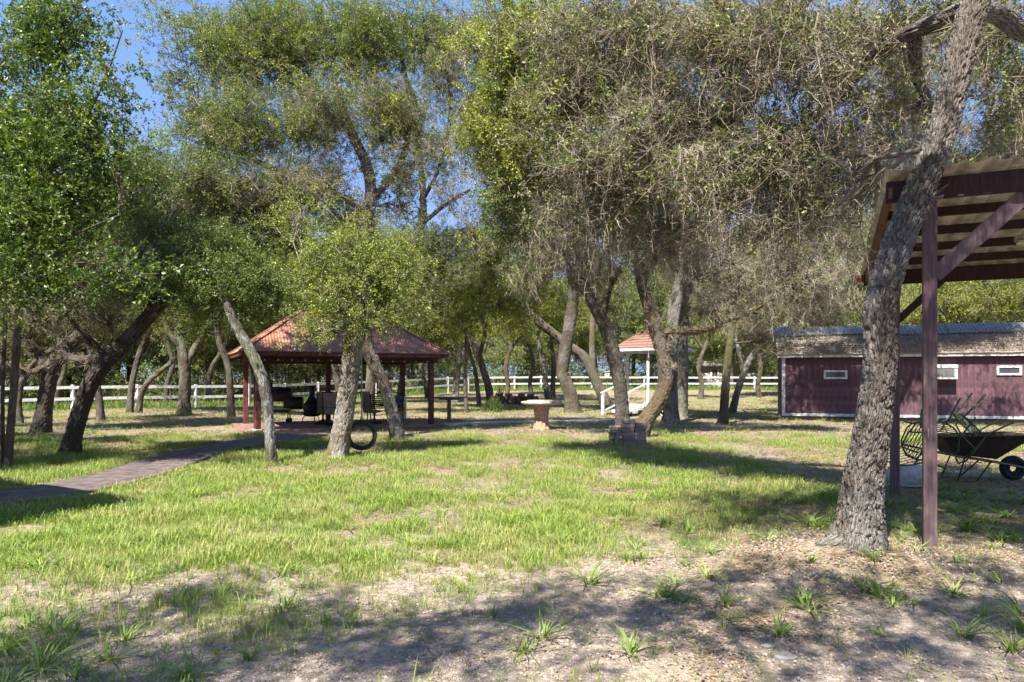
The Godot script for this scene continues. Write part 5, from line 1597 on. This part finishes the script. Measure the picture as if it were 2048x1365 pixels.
	tree({"name": "oak_tree", "seed": 18, "d": 25.5, "sides": 36, "step": 0.045, "label": "paler oak trunk standing close behind the thick grey one by the gazebo", "bark": {"lich": 0.7, "mossy": 0.2, "base": Color(0.184, 0.152, 0.120)},
		"trunk": [[1362, 834, 26], [1365, 790, 21], [1367, 740, 20], [1366, 680, 20], [1371, 620, 20], [1382, 560, 16], [1395, 490, 11]], "pal": oak_g, "blobs": [[1420, 540, 26, 80, 50, 1.6, 0.6, 0.12, 0.6], [1300, 480, 26.5, 80, 60, 1.8, 0.7, 0.1, 0.5]]})
	tree({"name": "oak_tree", "seed": 13, "d": 22.3, "sides": 20, "step": 0.07, "label": "slim mossy trunk between the gazebo and the burgundy shed", "bark": {"mossy": 0.4, "base": Color(0.136, 0.104, 0.076)}, "trunk": [[1445, 852, 22], [1449, 810, 17], [1452, 760, 16], [1457, 710, 15], [1464, 660, 14], [1472, 610, 10], [1480, 550, 7]], "pal": oak_g, "blobs": [[1490, 570, 22.6, 70, 50, 1.6, 0.5, 0.15, 0.7], [1560, 620, 23, 70, 40, 1.5, 0.5, 0.15, 0.7], [1640, 630, 23, 60, 30, 1.3, 0.5, 0.15, 0.7], [1420, 590, 22.8, 60, 40, 1.2, 0.5, 0.15, 0.7], [1520, 690, 23.5, 60, 25, 0.8, 0.6, 0.1, 0.5]]})
	tree({"name": "oak_tree", "seed": 19, "d": 29.0, "sides": 16, "step": 0.08, "label": "thin pale trunk leaning right towards the shed's roof corner", "bark": pale, "trunk": [[1463, 826, 15], [1475, 785, 13], [1487, 750, 12], [1503, 715, 11], [1530, 685, 10], [1570, 650, 8], [1630, 620, 6]], "limbs": [[[1487, 750, 9], [1478, 705, 8], [1468, 660, 6], [1465, 620, 4]]], "pal": oak_g, "blobs": [[1530, 640, 29.5, 80, 40, 1.6, 0.5, 0.12, 0.7], [1640, 600, 29.5, 80, 40, 1.8, 0.5, 0.12, 0.7]]})
	tree({"name": "oak_tree", "seed": 20, "d": 37.0, "sides": 20, "step": 0.09, "leaf": "far", "leaf_scale": 0.8, "label": "heavy oak leaning far left with a snaking limb, seen past the straight knee-bent oak", "bark": {"mossy": 0.3, "base": Color(0.160, 0.128, 0.096)}, "trunk": [[1215, 806, 24], [1200, 780, 20], [1186, 750, 19], [1168, 715, 19], [1135, 690, 18], [1092, 656, 17], [1055, 625, 15], [1030, 612, 10], [1000, 590, 7]], "limbs": [[[1186, 748, 13], [1184, 700, 12], [1186, 640, 11], [1192, 580, 8], [1200, 520, 5]], [[1050, 622, 9], [1030, 580, 7], [1010, 520, 5]]], "pal": oak_b, "blobs": [[1010, 560, 37, 80, 60, 1.6], [1190, 560, 38, 70, 45, 1.1], [1080, 590, 38, 60, 40, 1.2], [930, 590, 38, 60, 50, 1.4], [1100, 520, 37, 80, 45, 1.3], [1010, 650, 37.5, 60, 30, 1.2], [1150, 610, 38, 50, 35, 1.0]]})
	tree({"name": "oak_tree", "seed": 21, "d": 42.0, "sides": 12, "step": 0.12, "leaf": "far", "label": "thin pale trunk above the right end of the firewood stack", "bark": pale, "trunk": [[1097, 802, 13], [1092, 770, 11], [1087, 728, 10], [1078, 690, 9], [1075, 640, 7], [1080, 590, 5]], "pal": oak_b, "blobs": [[1080, 600, 42, 90, 60, 1.6], [1130, 640, 43, 60, 40, 1.2]]})
	tree({"name": "oak_tree", "seed": 22, "d": 41.0, "sides": 12, "step": 0.12, "leaf": "far", "label": "thin dark trunk close beside the pale one past the firewood stack", "trunk": [[1105, 804, 11], [1106, 770, 10], [1107, 725, 9], [1103, 680, 8], [1108, 630, 6]], "pal": oak_b, "blobs": [[1110, 640, 41, 60, 40, 1.2]]})
	tree({"name": "oak_tree", "seed": 23, "d": 32.0, "sides": 18, "step": 0.09, "leaf": "far", "leaf_scale": 0.75, "label": "dark oak leaning left above the grassy clump by the firewood", "trunk": [[983, 812, 18], [978, 780, 15], [970, 750, 14], [958, 715, 14], [946, 688, 12], [925, 650, 10], [905, 600, 7]], "limbs": [[[958, 715, 9], [970, 660, 7], [960, 600, 5]]], "pal": oak_b, "blobs": [[910, 570, 32, 80, 60, 1.8], [970, 560, 32.5, 70, 60, 1.6, 0.8, 0.08, 0.4], [860, 620, 33, 60, 50, 1.5], [1000, 490, 32, 70, 45, 1.3], [930, 500, 32.5, 60, 40, 1.1], [1020, 620, 33, 60, 40, 1.2]]})
	tree({"name": "oak_tree", "seed": 24, "d": 35.0, "sides": 12, "step": 0.1, "leaf": "far", "leaf_scale": 0.8, "label": "slender stem tilting left, next to the dark oak by the firewood", "trunk": [[960, 815, 10], [955, 780, 9], [950, 740, 8], [938, 700, 7], [930, 650, 5]], "pal": oak_b, "blobs": [[930, 660, 35, 50, 40, 1.1]]})
	tree({"name": "oak_tree", "seed": 25, "d": 39.0, "sides": 14, "step": 0.1, "leaf": "far", "label": "light grey forked trunk above the plank work table", "bark": pale, "trunk": [[909, 798, 16], [912, 770, 14], [915, 740, 13], [918, 715, 12], [910, 680, 9], [890, 640, 7]], "limbs": [[[917, 722, 9], [935, 690, 8], [945, 650, 5]]], "pal": oak_b, "blobs": [[890, 610, 39, 80, 50, 1.7], [950, 620, 39.5, 60, 40, 1.4], [870, 540, 39, 80, 50, 1.5], [960, 560, 39.5, 70, 45, 1.4], [850, 680, 40, 60, 30, 1.0]]})
	tree({"name": "oak_tree", "seed": 26, "d": 29.5, "sides": 12, "step": 0.1, "label": "very thin upright trunk at the right end of the plank table", "trunk": [[933, 827, 9], [931, 790, 8], [930, 750, 8], [933, 700, 7], [930, 640, 5]], "pal": oak_b, "blobs": [[930, 640, 29.5, 60, 45, 1.3]]})
	tree({"name": "oak_tree", "seed": 27, "d": 40.0, "sides": 12, "step": 0.1, "leaf": "far", "label": "reddish trunk leaning right, framed between the pavilion's right posts", "bark": {"base": Color(0.192, 0.128, 0.096)}, "trunk": [[798, 796, 14], [802, 770, 12], [808, 740, 10], [818, 710, 9], [830, 670, 6]], "pal": oak_b, "blobs": [[820, 640, 40, 80, 50, 1.8], [760, 660, 41, 70, 40, 1.5]]})
	tree({"name": "oak_tree", "seed": 28, "d": 27.5, "sides": 20, "step": 0.09, "label": "dark trunk behind the pavilion with a tall airy crown", "bark": {"lich": 0.5}, "trunk": [[738, 832, 24], [740, 780, 20], [748, 700, 18], [775, 600, 17], [815, 520, 16], [842, 450, 15], [846, 390, 13], [838, 310, 10], [825, 220, 7]], "limbs": [[[842, 450, 9], [890, 410, 8, 0.3], [940, 380, 5, 0.5]], [[845, 400, 9], [880, 330, 7, -0.3], [900, 230, 6, -0.5], [890, 120, 4, -0.6]]], "pal": oak_g, "blobs": [[880, 130, 26.5, 60, 110, 1.3, 0.8, 0.06, 0.5], [850, 300, 27, 60, 80, 1.0, 0.7, 0.1, 0.6], [910, 400, 27, 45, 50, 0.6, 0.6, 0.1, 0.6], [880, 480, 27.5, 70, 40, 1.5], [800, 560, 28, 70, 50, 1.6], [960, 470, 28, 55, 45, 1.0, 0.7, 0.08, 0.5], [900, 550, 28, 80, 45, 1.5], [850, 620, 28, 60, 40, 1.4], [690, 460, 28, 90, 60, 1.5, 0.8, 0.06, 0.4], [950, 230, 27, 50, 80, 0.9, 0.8, 0.06, 0.4], [930, 60, 27, 50, 60, 0.9]]})
	tree({"name": "oak_tree", "seed": 29, "d": 36.0, "sides": 14, "step": 0.1, "leaf": "far", "leaf_scale": 0.8, "label": "grey trunk tilted left, framed in the middle of the pavilion opening", "trunk": [[682, 806, 16], [676, 770, 14], [668, 730, 13], [662, 690, 10], [660, 640, 7]], "pal": oak, "blobs": [[600, 700, 36, 70, 35, 1.7], [650, 640, 36, 90, 50, 1.8], [560, 640, 36.5, 80, 50, 1.8], [760, 600, 36, 90, 50, 1.7], [840, 580, 36.5, 70, 45, 1.5], [740, 690, 37, 70, 30, 1.2]]})
	tree({"name": "oak_tree", "seed": 30, "d": 20.5, "strands": 0.06, "sides": 30, "step": 0.06, "trunk_moss": 20, "label": "twiggy oak behind the big leaning trunk, its crown spreading above the carport", "trunk": [[1752, 860, 24], [1754, 780, 21], [1758, 690, 20], [1764, 600, 18], [1774, 500, 14], [1784, 420, 9]], "limbs": [[[1764, 590, 11], [1700, 510, 9, 0.3], [1640, 450, 6, 0.5]], [[1768, 560, 11], [1850, 460, 8, 0.3], [1920, 380, 6, 0.5]]], "pal": oak_g,
		"blobs": [[1690, 430, 20.5, 90, 60, 1.5, 0.6, 0.12, 0.6], [1800, 380, 20.5, 90, 60, 1.7, 0.6, 0.12, 0.6], [1920, 330, 20.8, 90, 60, 1.7, 0.6, 0.12, 0.6], [2030, 300, 21, 80, 70, 1.8, 0.7, 0.1, 0.5], [1660, 300, 20, 90, 60, 0.9, 0.6, 0.12, 0.6], [1700, 540, 20.5, 60, 50, 1.3, 0.6, 0.15, 0.7], [1860, 260, 20, 80, 60, 0.9, 0.6, 0.12, 0.6], [1950, 420, 18.9, 75, 50, 1.0, 0.7, 0.08, 0.5], [1860, 430, 18.9, 70, 50, 0.9, 0.7, 0.08, 0.5], [2060, 400, 18.6, 75, 50, 1.1, 0.7, 0.08, 0.5], [1800, 110, 19.5, 100, 90, 1.1, 0.6, 0.1, 0.6], [1700, 70, 19.5, 90, 80, 1.0, 0.6, 0.1, 0.6], [1970, 120, 19.5, 90, 100, 1.1, 0.6, 0.1, 0.6], [1890, 20, 19.5, 100, 70, 1.1, 0.6, 0.1, 0.6], [2040, 210, 19.8, 70, 80, 1.1, 0.6, 0.1, 0.6], [1790, 240, 19.8, 80, 70, 1.0, 0.6, 0.1, 0.6]]})
	# thin crooked trees further back
	for q in [
		[101, 23.0, [[38, 848, 15], [36, 800, 13], [45, 760, 12], [75, 720, 12], [120, 690, 10], [160, 640, 6]], "crooked dark stem behind the pale slim tree at the left edge"],
		[102, 33.0, [[112, 820, 12], [116, 780, 11], [128, 740, 10], [120, 690, 9], [100, 640, 6]], "thin bent stem between the mossy forked oak and the fence"],
		[103, 36.0, [[330, 806, 11], [334, 770, 10], [345, 730, 9], [335, 690, 8], [320, 640, 5]], "thin stem left of the upright oak on the dirt mound"],
		[104, 40.0, [[420, 802, 12], [416, 770, 11], [424, 735, 10], [445, 700, 9], [470, 650, 5]], "curved stem between the mound oak and the wavy trunk"],
		[105, 41.0, [[497, 798, 11], [500, 760, 10], [492, 720, 9], [500, 680, 7], [520, 640, 5]], "thin grey stem at the left end of the pavilion roof"],
		[106, 44.0, [[856, 794, 10], [850, 765, 9], [842, 740, 9], [850, 700, 7], [870, 650, 5]], "thin leaning stem seen past the pavilion's front right post"],
		[107, 46.0, [[1012, 794, 10], [1016, 770, 9], [1012, 735, 9], [1022, 700, 7], [1050, 660, 5]], "thin dark stem rising behind the left end of the firewood"],
		[108, 48.0, [[1064, 792, 9], [1060, 765, 8], [1066, 730, 8], [1058, 690, 6], [1040, 650, 4]], "slim stem rising behind the middle of the firewood"],
		[109, 44.0, [[1520, 796, 10], [1516, 770, 9], [1522, 735, 9], [1514, 700, 7], [1500, 650, 5]], "dark stem beside the shed's left corner, well behind it"],
		[110, 42.0, [[1400, 798, 11], [1404, 770, 10], [1398, 735, 9], [1408, 700, 8], [1430, 650, 5]], "dark stem between the pale trunk and the slim mossy one, far back"]]:
		var tr: Array = q[2]
		var tip: Array = tr[tr.size() - 1]
		tree({"name": "oak_tree", "seed": q[0], "d": q[1], "sides": 14, "step": 0.1, "leaf": "far", "leaf_scale": 0.8, "trunk_moss": 6, "label": q[3], "trunk": tr, "limbs": [[[tr[3][0], tr[3][1], 7], [tr[3][0] - 25, tr[3][1] - 40, 6], [tr[3][0] - 40, tr[3][1] - 90, 4]]], "pal": oak_b, "blobs": [[tip[0], tip[1] - 15, q[1], 60, 40, 1.3, 0.8, 0.05, 0.4], [tr[3][0] - 40, tr[3][1] - 80, q[1] + 0.5, 55, 40, 1.2, 0.8, 0.05, 0.4]]})
	# behind the shed
	tree({"name": "oak_tree", "seed": 40, "d": 33.0, "sides": 14, "step": 0.12, "leaf": "far", "leaf_scale": 0.8, "label": "grey-green oak crown rising behind the left part of the shed roof", "trunk": [[1650, 820, 20], [1655, 740, 17], [1640, 650, 14], [1650, 560, 9]], "limbs": [[[1645, 680, 10], [1700, 600, 8], [1740, 540, 5]]], "pal": oak_g, "blobs": [[1620, 560, 33, 100, 70, 2.0, 0.7, 0.1, 0.5], [1720, 590, 33, 80, 60, 2.0, 0.75, 0.08, 0.4], [1690, 490, 33.5, 90, 60, 1.7, 0.7, 0.08, 0.4], [1560, 470, 33.5, 80, 60, 1.3, 0.6, 0.1, 0.5]]})
	tree({"name": "oak_tree", "seed": 41, "d": 34.0, "sides": 14, "step": 0.12, "leaf": "far", "leaf_scale": 0.8, "label": "yellow-green oak crown behind the shed roof, seen below the carport beam", "trunk": [[1930, 815, 20], [1935, 740, 17], [1920, 660, 14], [1930, 560, 9]], "limbs": [[[1925, 680, 10], [1990, 610, 8], [2040, 560, 5]], [[1925, 690, 10], [1860, 610, 8], [1830, 550, 5]]], "pal": oak_b, "blobs": [[1850, 610, 34, 90, 55, 2.2, 0.9, 0.04, 0.3], [1950, 600, 34, 90, 60, 2.2, 0.9, 0.04, 0.3], [2060, 600, 34, 90, 60, 2.2, 0.9, 0.04, 0.3], [1900, 510, 34.5, 110, 60, 1.9], [2030, 480, 34.5, 110, 70, 1.9], [1980, 380, 35, 110, 70, 1.8, 0.8, 0.06, 0.4]]})
	# oaks standing outside the left edge of the frame; their shade falls across the left side of the yard
	var k2 := 0
	for q in [[Vector3(-11.6, 0, -9.2), "oak beyond the left edge nearest the house, shading the path"], [Vector3(-14.2, 0, -13.0), "oak beyond the left edge, second away from the house"], [Vector3(-18.5, 0, -16.5), "oak beyond the left edge, third away from the house"], [Vector3(-22.5, 0, -20.5), "oak beyond the left edge, farthest from the house"]]:
		var o: Vector3 = q[0]
		var lst := []
		var rr := RandomNumberGenerator.new()
		rr.seed = 80 + k2
		for k in 9:
			var a := TAU * k / 8.0 + rr.randf()
			lst.append([o + Vector3(cos(a) * rr.randf_range(0.6, 2.3), rr.randf_range(4.6, 7.4), sin(a) * rr.randf_range(0.6, 2.3)), Vector3(1.1, 0.7, 1.1), 1.3])
		tree_world({"name": "oak_tree", "seed": 90 + k2, "label": q[1], "pal": oak, "blobs": lst, "sides": 16, "step": 0.15}, [[[o + Vector3(0, -0.1, 0), o + Vector3(0.1, 1.6, 0), o + Vector3(-0.2, 3.4, 0.1), o + Vector3(0.1, 5.6, 0)], [0.2, 0.16, 0.14, 0.07]]], o)
		k2 += 1
	# shade trees behind the photographer
	var p := Vector3(-2.6, 0, 2.6)
	var bl := []
	var r0 := RandomNumberGenerator.new()
	r0.seed = 5
	for k in 24:
		var x := -5.2 + k * 0.36
		bl.append([Vector3(x, 6.3 + r0.randf_range(-0.4, 0.5), -0.5 - 0.08 * x + r0.randf_range(-0.6, 0.9)), Vector3(0.5, 0.4, 0.42), r0.randf_range(0.6, 1.3)])
	for k in 5:
		bl.append([Vector3(1.4 + k * 0.65, 6.5 + r0.randf_range(-0.3, 0.3), 0.2 + r0.randf_range(-0.7, 0.9)), Vector3(0.7, 0.5, 0.6), 0.75])
	for k in 5:
		bl.append([Vector3(-4.5 + k * 1.5, 6.6, 2.6), Vector3(1.4, 0.7, 0.9), 1.2])
	tree_world({"name": "oak_tree", "seed": 50, "label": "oak behind the viewer whose branches dapple the foreground sand with shade", "pal": oak, "blobs": bl, "sides": 20, "step": 0.12}, [[[p + Vector3(0, -0.1, 0), p + Vector3(0.1, 2, 0), p + Vector3(-0.1, 4, -0.3), p + Vector3(0.1, 6, -0.8)], [0.2, 0.16, 0.14, 0.08]]], p)

func far_woods() -> void:
	var NEW := Color(0.36, 0.42, 0.11)
	var MID := Color(0.24, 0.30, 0.10)
	var GRY := Color(0.29, 0.31, 0.20)
	var DRK := Color(0.13, 0.18, 0.07)
	var protos := []
	rng.seed = 900
	for v in 5:
		var h := 7.0 + v * 0.7
		var bl := []
		var r0 := RandomNumberGenerator.new()
		r0.seed = 70 + v
		for k in 10:
			var a := TAU * k / 7.0 + r0.randf()
			var rr := 2.0 * r0.randf_range(0.5, 1.2)
			bl.append([Vector3(cos(a) * rr, h * r0.randf_range(0.30, 0.97), sin(a) * rr), Vector3(1.6, 1.15, 1.6), 1.7, 0.9, 0.03, 0.25])
		var lean := r0.randf_range(-0.9, 0.9)
		var lines := [[[Vector3(0, -0.2, 0), Vector3(lean * 0.15, h * 0.2, 0), Vector3(lean * 0.6, h * 0.45, 0.1), Vector3(lean, h * 0.8, 0)], [0.19, 0.14, 0.11, 0.05]]]
		lines.append([[Vector3(lean * 0.3, h * 0.28, 0), Vector3(lean * 0.3 - 0.7, h * 0.45, 0.2), Vector3(lean * 0.3 - 1.3, h * 0.7, 0.3)], [0.09, 0.07, 0.03]])
		lines.append([[Vector3(lean * 0.4, h * 0.34, 0), Vector3(lean * 0.4 + 0.8, h * 0.5, -0.2), Vector3(lean * 0.4 + 1.2, h * 0.7, -0.3)], [0.08, 0.06, 0.03]])
		protos.append({"name": "woodland_oak", "seed": 60 + v, "label": "oak in the woodland beyond the white fence", "group": "oaks of the woodland beyond the fence", "pal": [[DRK, MID, GRY, NEW], [MID, MID, NEW, NEW], [DRK, GRY, MID, GRY], [DRK, MID, MID, NEW], [GRY, MID, NEW, MID]][v], "leaf": "far", "sides": 10, "step": 0.35, "blobs": bl, "lines": lines, "bark": {"flare": 0.3}})
	var made := []
	var k := 0
	var spots := []
	var rs := RandomNumberGenerator.new()
	rs.seed = 42
	# behind the left fence and along the far fence, two to three deep
	for i in 15:
		spots.append(Vector2(lerpf(-34, -9, i / 14.0) + rs.randf_range(-1, 1), lerpf(33, 49, i / 14.0) + rs.randf_range(0, 5)))
	for i in 12:
		spots.append(Vector2(lerpf(-36, -10, i / 11.0) + rs.randf_range(-1.5, 1.5), lerpf(44, 62, i / 11.0) + rs.randf_range(0, 6)))
	for i in 13:
		spots.append(Vector2(lerpf(-8, 36, i / 12.0) + rs.randf_range(-1.5, 1.5), 63 + rs.randf_range(0, 5)))
	for i in 13:
		spots.append(Vector2(lerpf(-12, 48, i / 12.0) + rs.randf_range(-2, 2), 76 + rs.randf_range(-3, 6)))
	for i in 6:
		spots.append(Vector2(lerpf(13, 33, i / 5.0) + rs.randf_range(-1, 1), 40 + rs.randf_range(0, 9)))
	for i in 12:
		spots.append(Vector2(lerpf(-60, 60, i / 11.0) + rs.randf_range(-3, 3), 92 + rs.randf_range(-4, 8)))
	var rows := [[15, "woodland oak just behind the left run of white fence"], [27, "woodland oak deep behind the left run of white fence"], [40, "woodland oak just behind the far run of white fence"], [53, "woodland oak in the second rank behind the far white fence"], [59, "woodland oak to the right behind the burgundy shed"], [99, "woodland oak in the farthest rank along the horizon"]]
	var si := -1
	for s in spots:
		si += 1
		var y := gh(s.x, s.y)
		if absf(s.x - s.y * 0.285) < 1.7 and s.y > 36.0 and s.y < 72.0:
			continue       # the gap through which the distant house shows
		var T: Node3D
		if made.size() < protos.size():
			T = tree_world(protos[made.size()], protos[made.size()].lines, Vector3.ZERO)
			made.append(T)
		else:
			T = made[k % 5].duplicate()
			T.name = numbered("woodland_oak")
			add_child(T)
		k += 1
		for row in rows:
			if si < row[0]:
				T.set_meta("label", row[1])
				T.set_meta("group", row[1].replace("oak", "oaks"))
				break
		T.position = Vector3(s.x, y, -s.y)
		T.rotation.y = rs.randf() * TAU
		var sc := rs.randf_range(1.0, 1.45) * (1.2 if s.y > 85 else 1.0)
		T.scale = Vector3.ONE * sc
	# undergrowth beyond the fence: brush nobody could count
	rng.seed = 910
	var xf := []
	var col := []
	for i in 26000:
		var d := rnd(48, 90)
		var x := rnd(-0.85, 0.85) * d
		var near: float = 34.0 + 12.0 * smoothstep(-24.0, -9.0, x) + 16.0 * smoothstep(-9.0, 4.0, x)
		d = near + 3.0 + pow(rng.randf(), 1.4) * 34.0
		if absf(x - d * 0.292) < 1.3 and d < 74.0:
			continue
		var bump := maxf(0.0, nz.get_noise_2d(x * 14.0, d * 14.0) + 0.25)
		var y := rng.randf() * (0.7 + 6.0 * bump)
		xf.append(Transform3D(Basis(rdir(), rnd(0, TAU)).scaled(Vector3.ONE * rnd(0.8, 1.7)), Vector3(x, gh(x, d) + y, -d)))
		col.append([DRK, MID, GRY, NEW][rng.randi() % 4] * rnd(0.8, 1.2))
	var o := multi("undergrowth", CL.far0, M.leaf, xf, col, self)
	o.set_meta("kind", "stuff")
	o.set_meta("label", "brushy green undergrowth along the wood beyond the fence")
	o.set_meta("category", "undergrowth")
	# a grassy clump by the leaning oak, and tall weeds along the fence
	var p := gxy(984, 826)
	var G := thing("ornamental_grass", "tall tufted grass clump at the foot of the leaning dark oak by the firewood", "grass clump", Vector3(p.x, gh(p.x, p.y), -p.y))
	rng.seed = 33
	xf = []
	col = []
	for i in 60:
		var a := rnd(0, TAU)
		var r := pow(rng.randf(), 0.8) * 0.5
		xf.append(Transform3D(Basis(Vector3.UP, rnd(0, TAU)).scaled(Vector3(3.2, (7.0 - 8.0 * r) * rnd(0.6, 1.1), 3.2)), Vector3(cos(a) * r, -0.02, sin(a) * r * 0.7)))
		col.append(Color(0.12, 0.19, 0.065) * rnd(0.6, 1.25))
	multi("leaves", CL.tuft0, M.grass, xf, col, G)
	xf = []
	col = []
	for i in 2600:
		var x := rnd(-30, 33)
		var d: float = lerpf(27.0, 39.0, clampf((x + 28.0) / 14.0, 0, 1)) if x < -14 else lerpf(38.0, 56.0, clampf((x + 14.0) / 12.0, 0, 1)) if x < -2 else 56.0 + (x + 2.0) * 0.18
		d += rng.randfn() * 0.7
		var sc := rnd(1.5, 4.0)
		xf.append(Transform3D(Basis(Vector3.UP, rnd(0, TAU)).scaled(Vector3(sc, sc * 0.9, sc)), Vector3(x, gh(x, d) - 0.02, -d)))
		col.append(Color(0.13, 0.26, 0.05).lerp(Color(0.25, 0.33, 0.08), rng.randf()) * rnd(0.8, 1.15))
	o = multi("weeds", CL.tuft1, M.grass, xf, col, self)
	o.set_meta("kind", "stuff")
	o.set_meta("label", "taller green weeds growing along the foot of the white fence")
	o.set_meta("category", "weeds")

# ------------------------------------------------------------------ scene
func _ready() -> void:
	# camera: level, lens shifted up a little
	var cam := Camera3D.new()
	cam.name = "camera"
	cam.projection = Camera3D.PROJECTION_FRUSTUM
	cam.near = 0.1
	cam.far = 1500.0
	cam.size = 0.1 * 1365.0 / F
	cam.frustum_offset = Vector2(0, 0.1 * (HOR - 682.5) / F)
	add_child(cam)
	cam.position = Vector3(0, EYE, 0)
	cam.current = true
	# sky
	var sm := ProceduralSkyMaterial.new()
	sm.sky_top_color = lin(0.12, 0.25, 0.60)
	sm.sky_horizon_color = lin(0.40, 0.56, 0.86)
	sm.sky_curve = 0.16
	sm.ground_bottom_color = lin(0.16, 0.15, 0.11)
	sm.ground_horizon_color = lin(0.3, 0.34, 0.36)
	sm.sky_energy_multiplier = 0.74
	sm.sun_angle_max = 8.0
	var cn := FastNoiseLite.new()
	cn.seed = 23
	cn.frequency = 0.006
	cn.fractal_octaves = 5
	var cim := cn.get_seamless_image(512, 256)
	var cover := Image.create(512, 256, false, Image.FORMAT_RGBA8)
	for y in 256:
		for x in 512:
			var v: float = smoothstep(0.5, 0.85, cim.get_pixel(x, y).r)
			cover.set_pixel(x, y, Color(1, 1, 1, v * 0.5))
	sm.sky_cover = ImageTexture.create_from_image(cover)
	sm.sky_cover_modulate = Color(0.75, 0.76, 0.8)
	var sky := Sky.new()
	sky.sky_material = sm
	var env := Environment.new()
	env.background_mode = Environment.BG_SKY
	env.sky = sky
	env.background_energy_multiplier = 1.0
	env.tonemap_mode = Environment.TONE_MAPPER_LINEAR
	env.tonemap_exposure = 3.25
	env.sdfgi_enabled = true
	env.ssao_enabled = true
	env.ssil_enabled = true
	var we := WorldEnvironment.new()
	we.name = "world"
	we.environment = env
	add_child(we)
	var sun := DirectionalLight3D.new()
	sun.name = "sun"
	sun.light_energy = 1.6
	sun.light_color = Color(1.0, 0.975, 0.93)
	sun.light_angular_distance = 0.53
	sun.shadow_enabled = true
	add_child(sun)
	sun.look_at_from_position(Vector3.ZERO, Vector3(0.5, -1.5, -1.0))

	nz.seed = 7
	nz.noise_type = FastNoiseLite.TYPE_SIMPLEX_SMOOTH
	nz.frequency = 0.02
	nz.fractal_octaves = 3
	nf.seed = 17
	nf.noise_type = FastNoiseLite.TYPE_SIMPLEX_SMOOTH
	nf.frequency = 0.02
	nf.fractal_octaves = 2
	nc.seed = 27
	nc.noise_type = FastNoiseLite.TYPE_CELLULAR
	nc.frequency = 1.0
	nc.fractal_type = FastNoiseLite.FRACTAL_NONE
	nc.cellular_return_type = FastNoiseLite.RETURN_DISTANCE2_SUB
	nc.cellular_jitter = 0.9
	materials()
	make_clumps()
	CL.litter0 = litter_patch(81, 16, 0.24, 0.05)
	CL.litter1 = litter_patch(82, 14, 0.26, 0.056)
	CL.tuft0 = tuft(83, 12, 0.115, 0.035, 0.6)
	CL.tuft1 = tuft(84, 10, 0.135, 0.045, 0.9)
	CL.tuft2 = tuft(85, 9, 0.125, 0.06, 0.8)
	CL.tuft3 = tuft(86, 8, 0.12, 0.075, 1.0)
	CL.weed0 = tuft(88, 26, 0.17, 0.04, 1.35, 1.7)
	CL.weed1 = tuft(89, 20, 0.14, 0.05, 1.7, 1.9)
	CL.pebble = pebble_patch(87)
	print("materials ", Time.get_ticks_msec())
	for p in [[-150, 1016], [-60, 1006], [60, 992], [160, 975], [240, 956], [300, 936], [365, 914], [440, 899], [530, 884], [620, 872]]:
		path_line.append(gxy(p[0], p[1]))
	for p in [[870, 852], [960, 846], [1080, 845], [1200, 842], [1260, 838]]:
		gpath_line.append(gxy(p[0], p[1]))
	# setting
	keep_out.append([Vector2(-4.88 - 0.454 * 1.45, 20.4 + 0.891 * 1.45), Vector2(0.891, 0.454), 3.0, 1.85])
	pavilion()
	gazebo()
	shed()
	ground()
	struct("path", strip(path_line, 0.55, 0.2, 0.05), M.path)
	struct("garden_path", strip(gpath_line, 0.35, 0.2, 0.035), M.concrete)
	carport()
	fence()
	near_house()
	far_house()
	print("structures ", Time.get_ticks_msec())
	trees()
	print("trees ", Time.get_ticks_msec())
	far_woods()
	print("woods ", Time.get_ticks_msec())
	carport_clutter()
	stone_table()
	side_table()
	block_piles()
	tyre_swing()
	log_pile()
	bird_box()
	ground_cover()
	print("cover ", Time.get_ticks_msec(), " clumps ", tally)
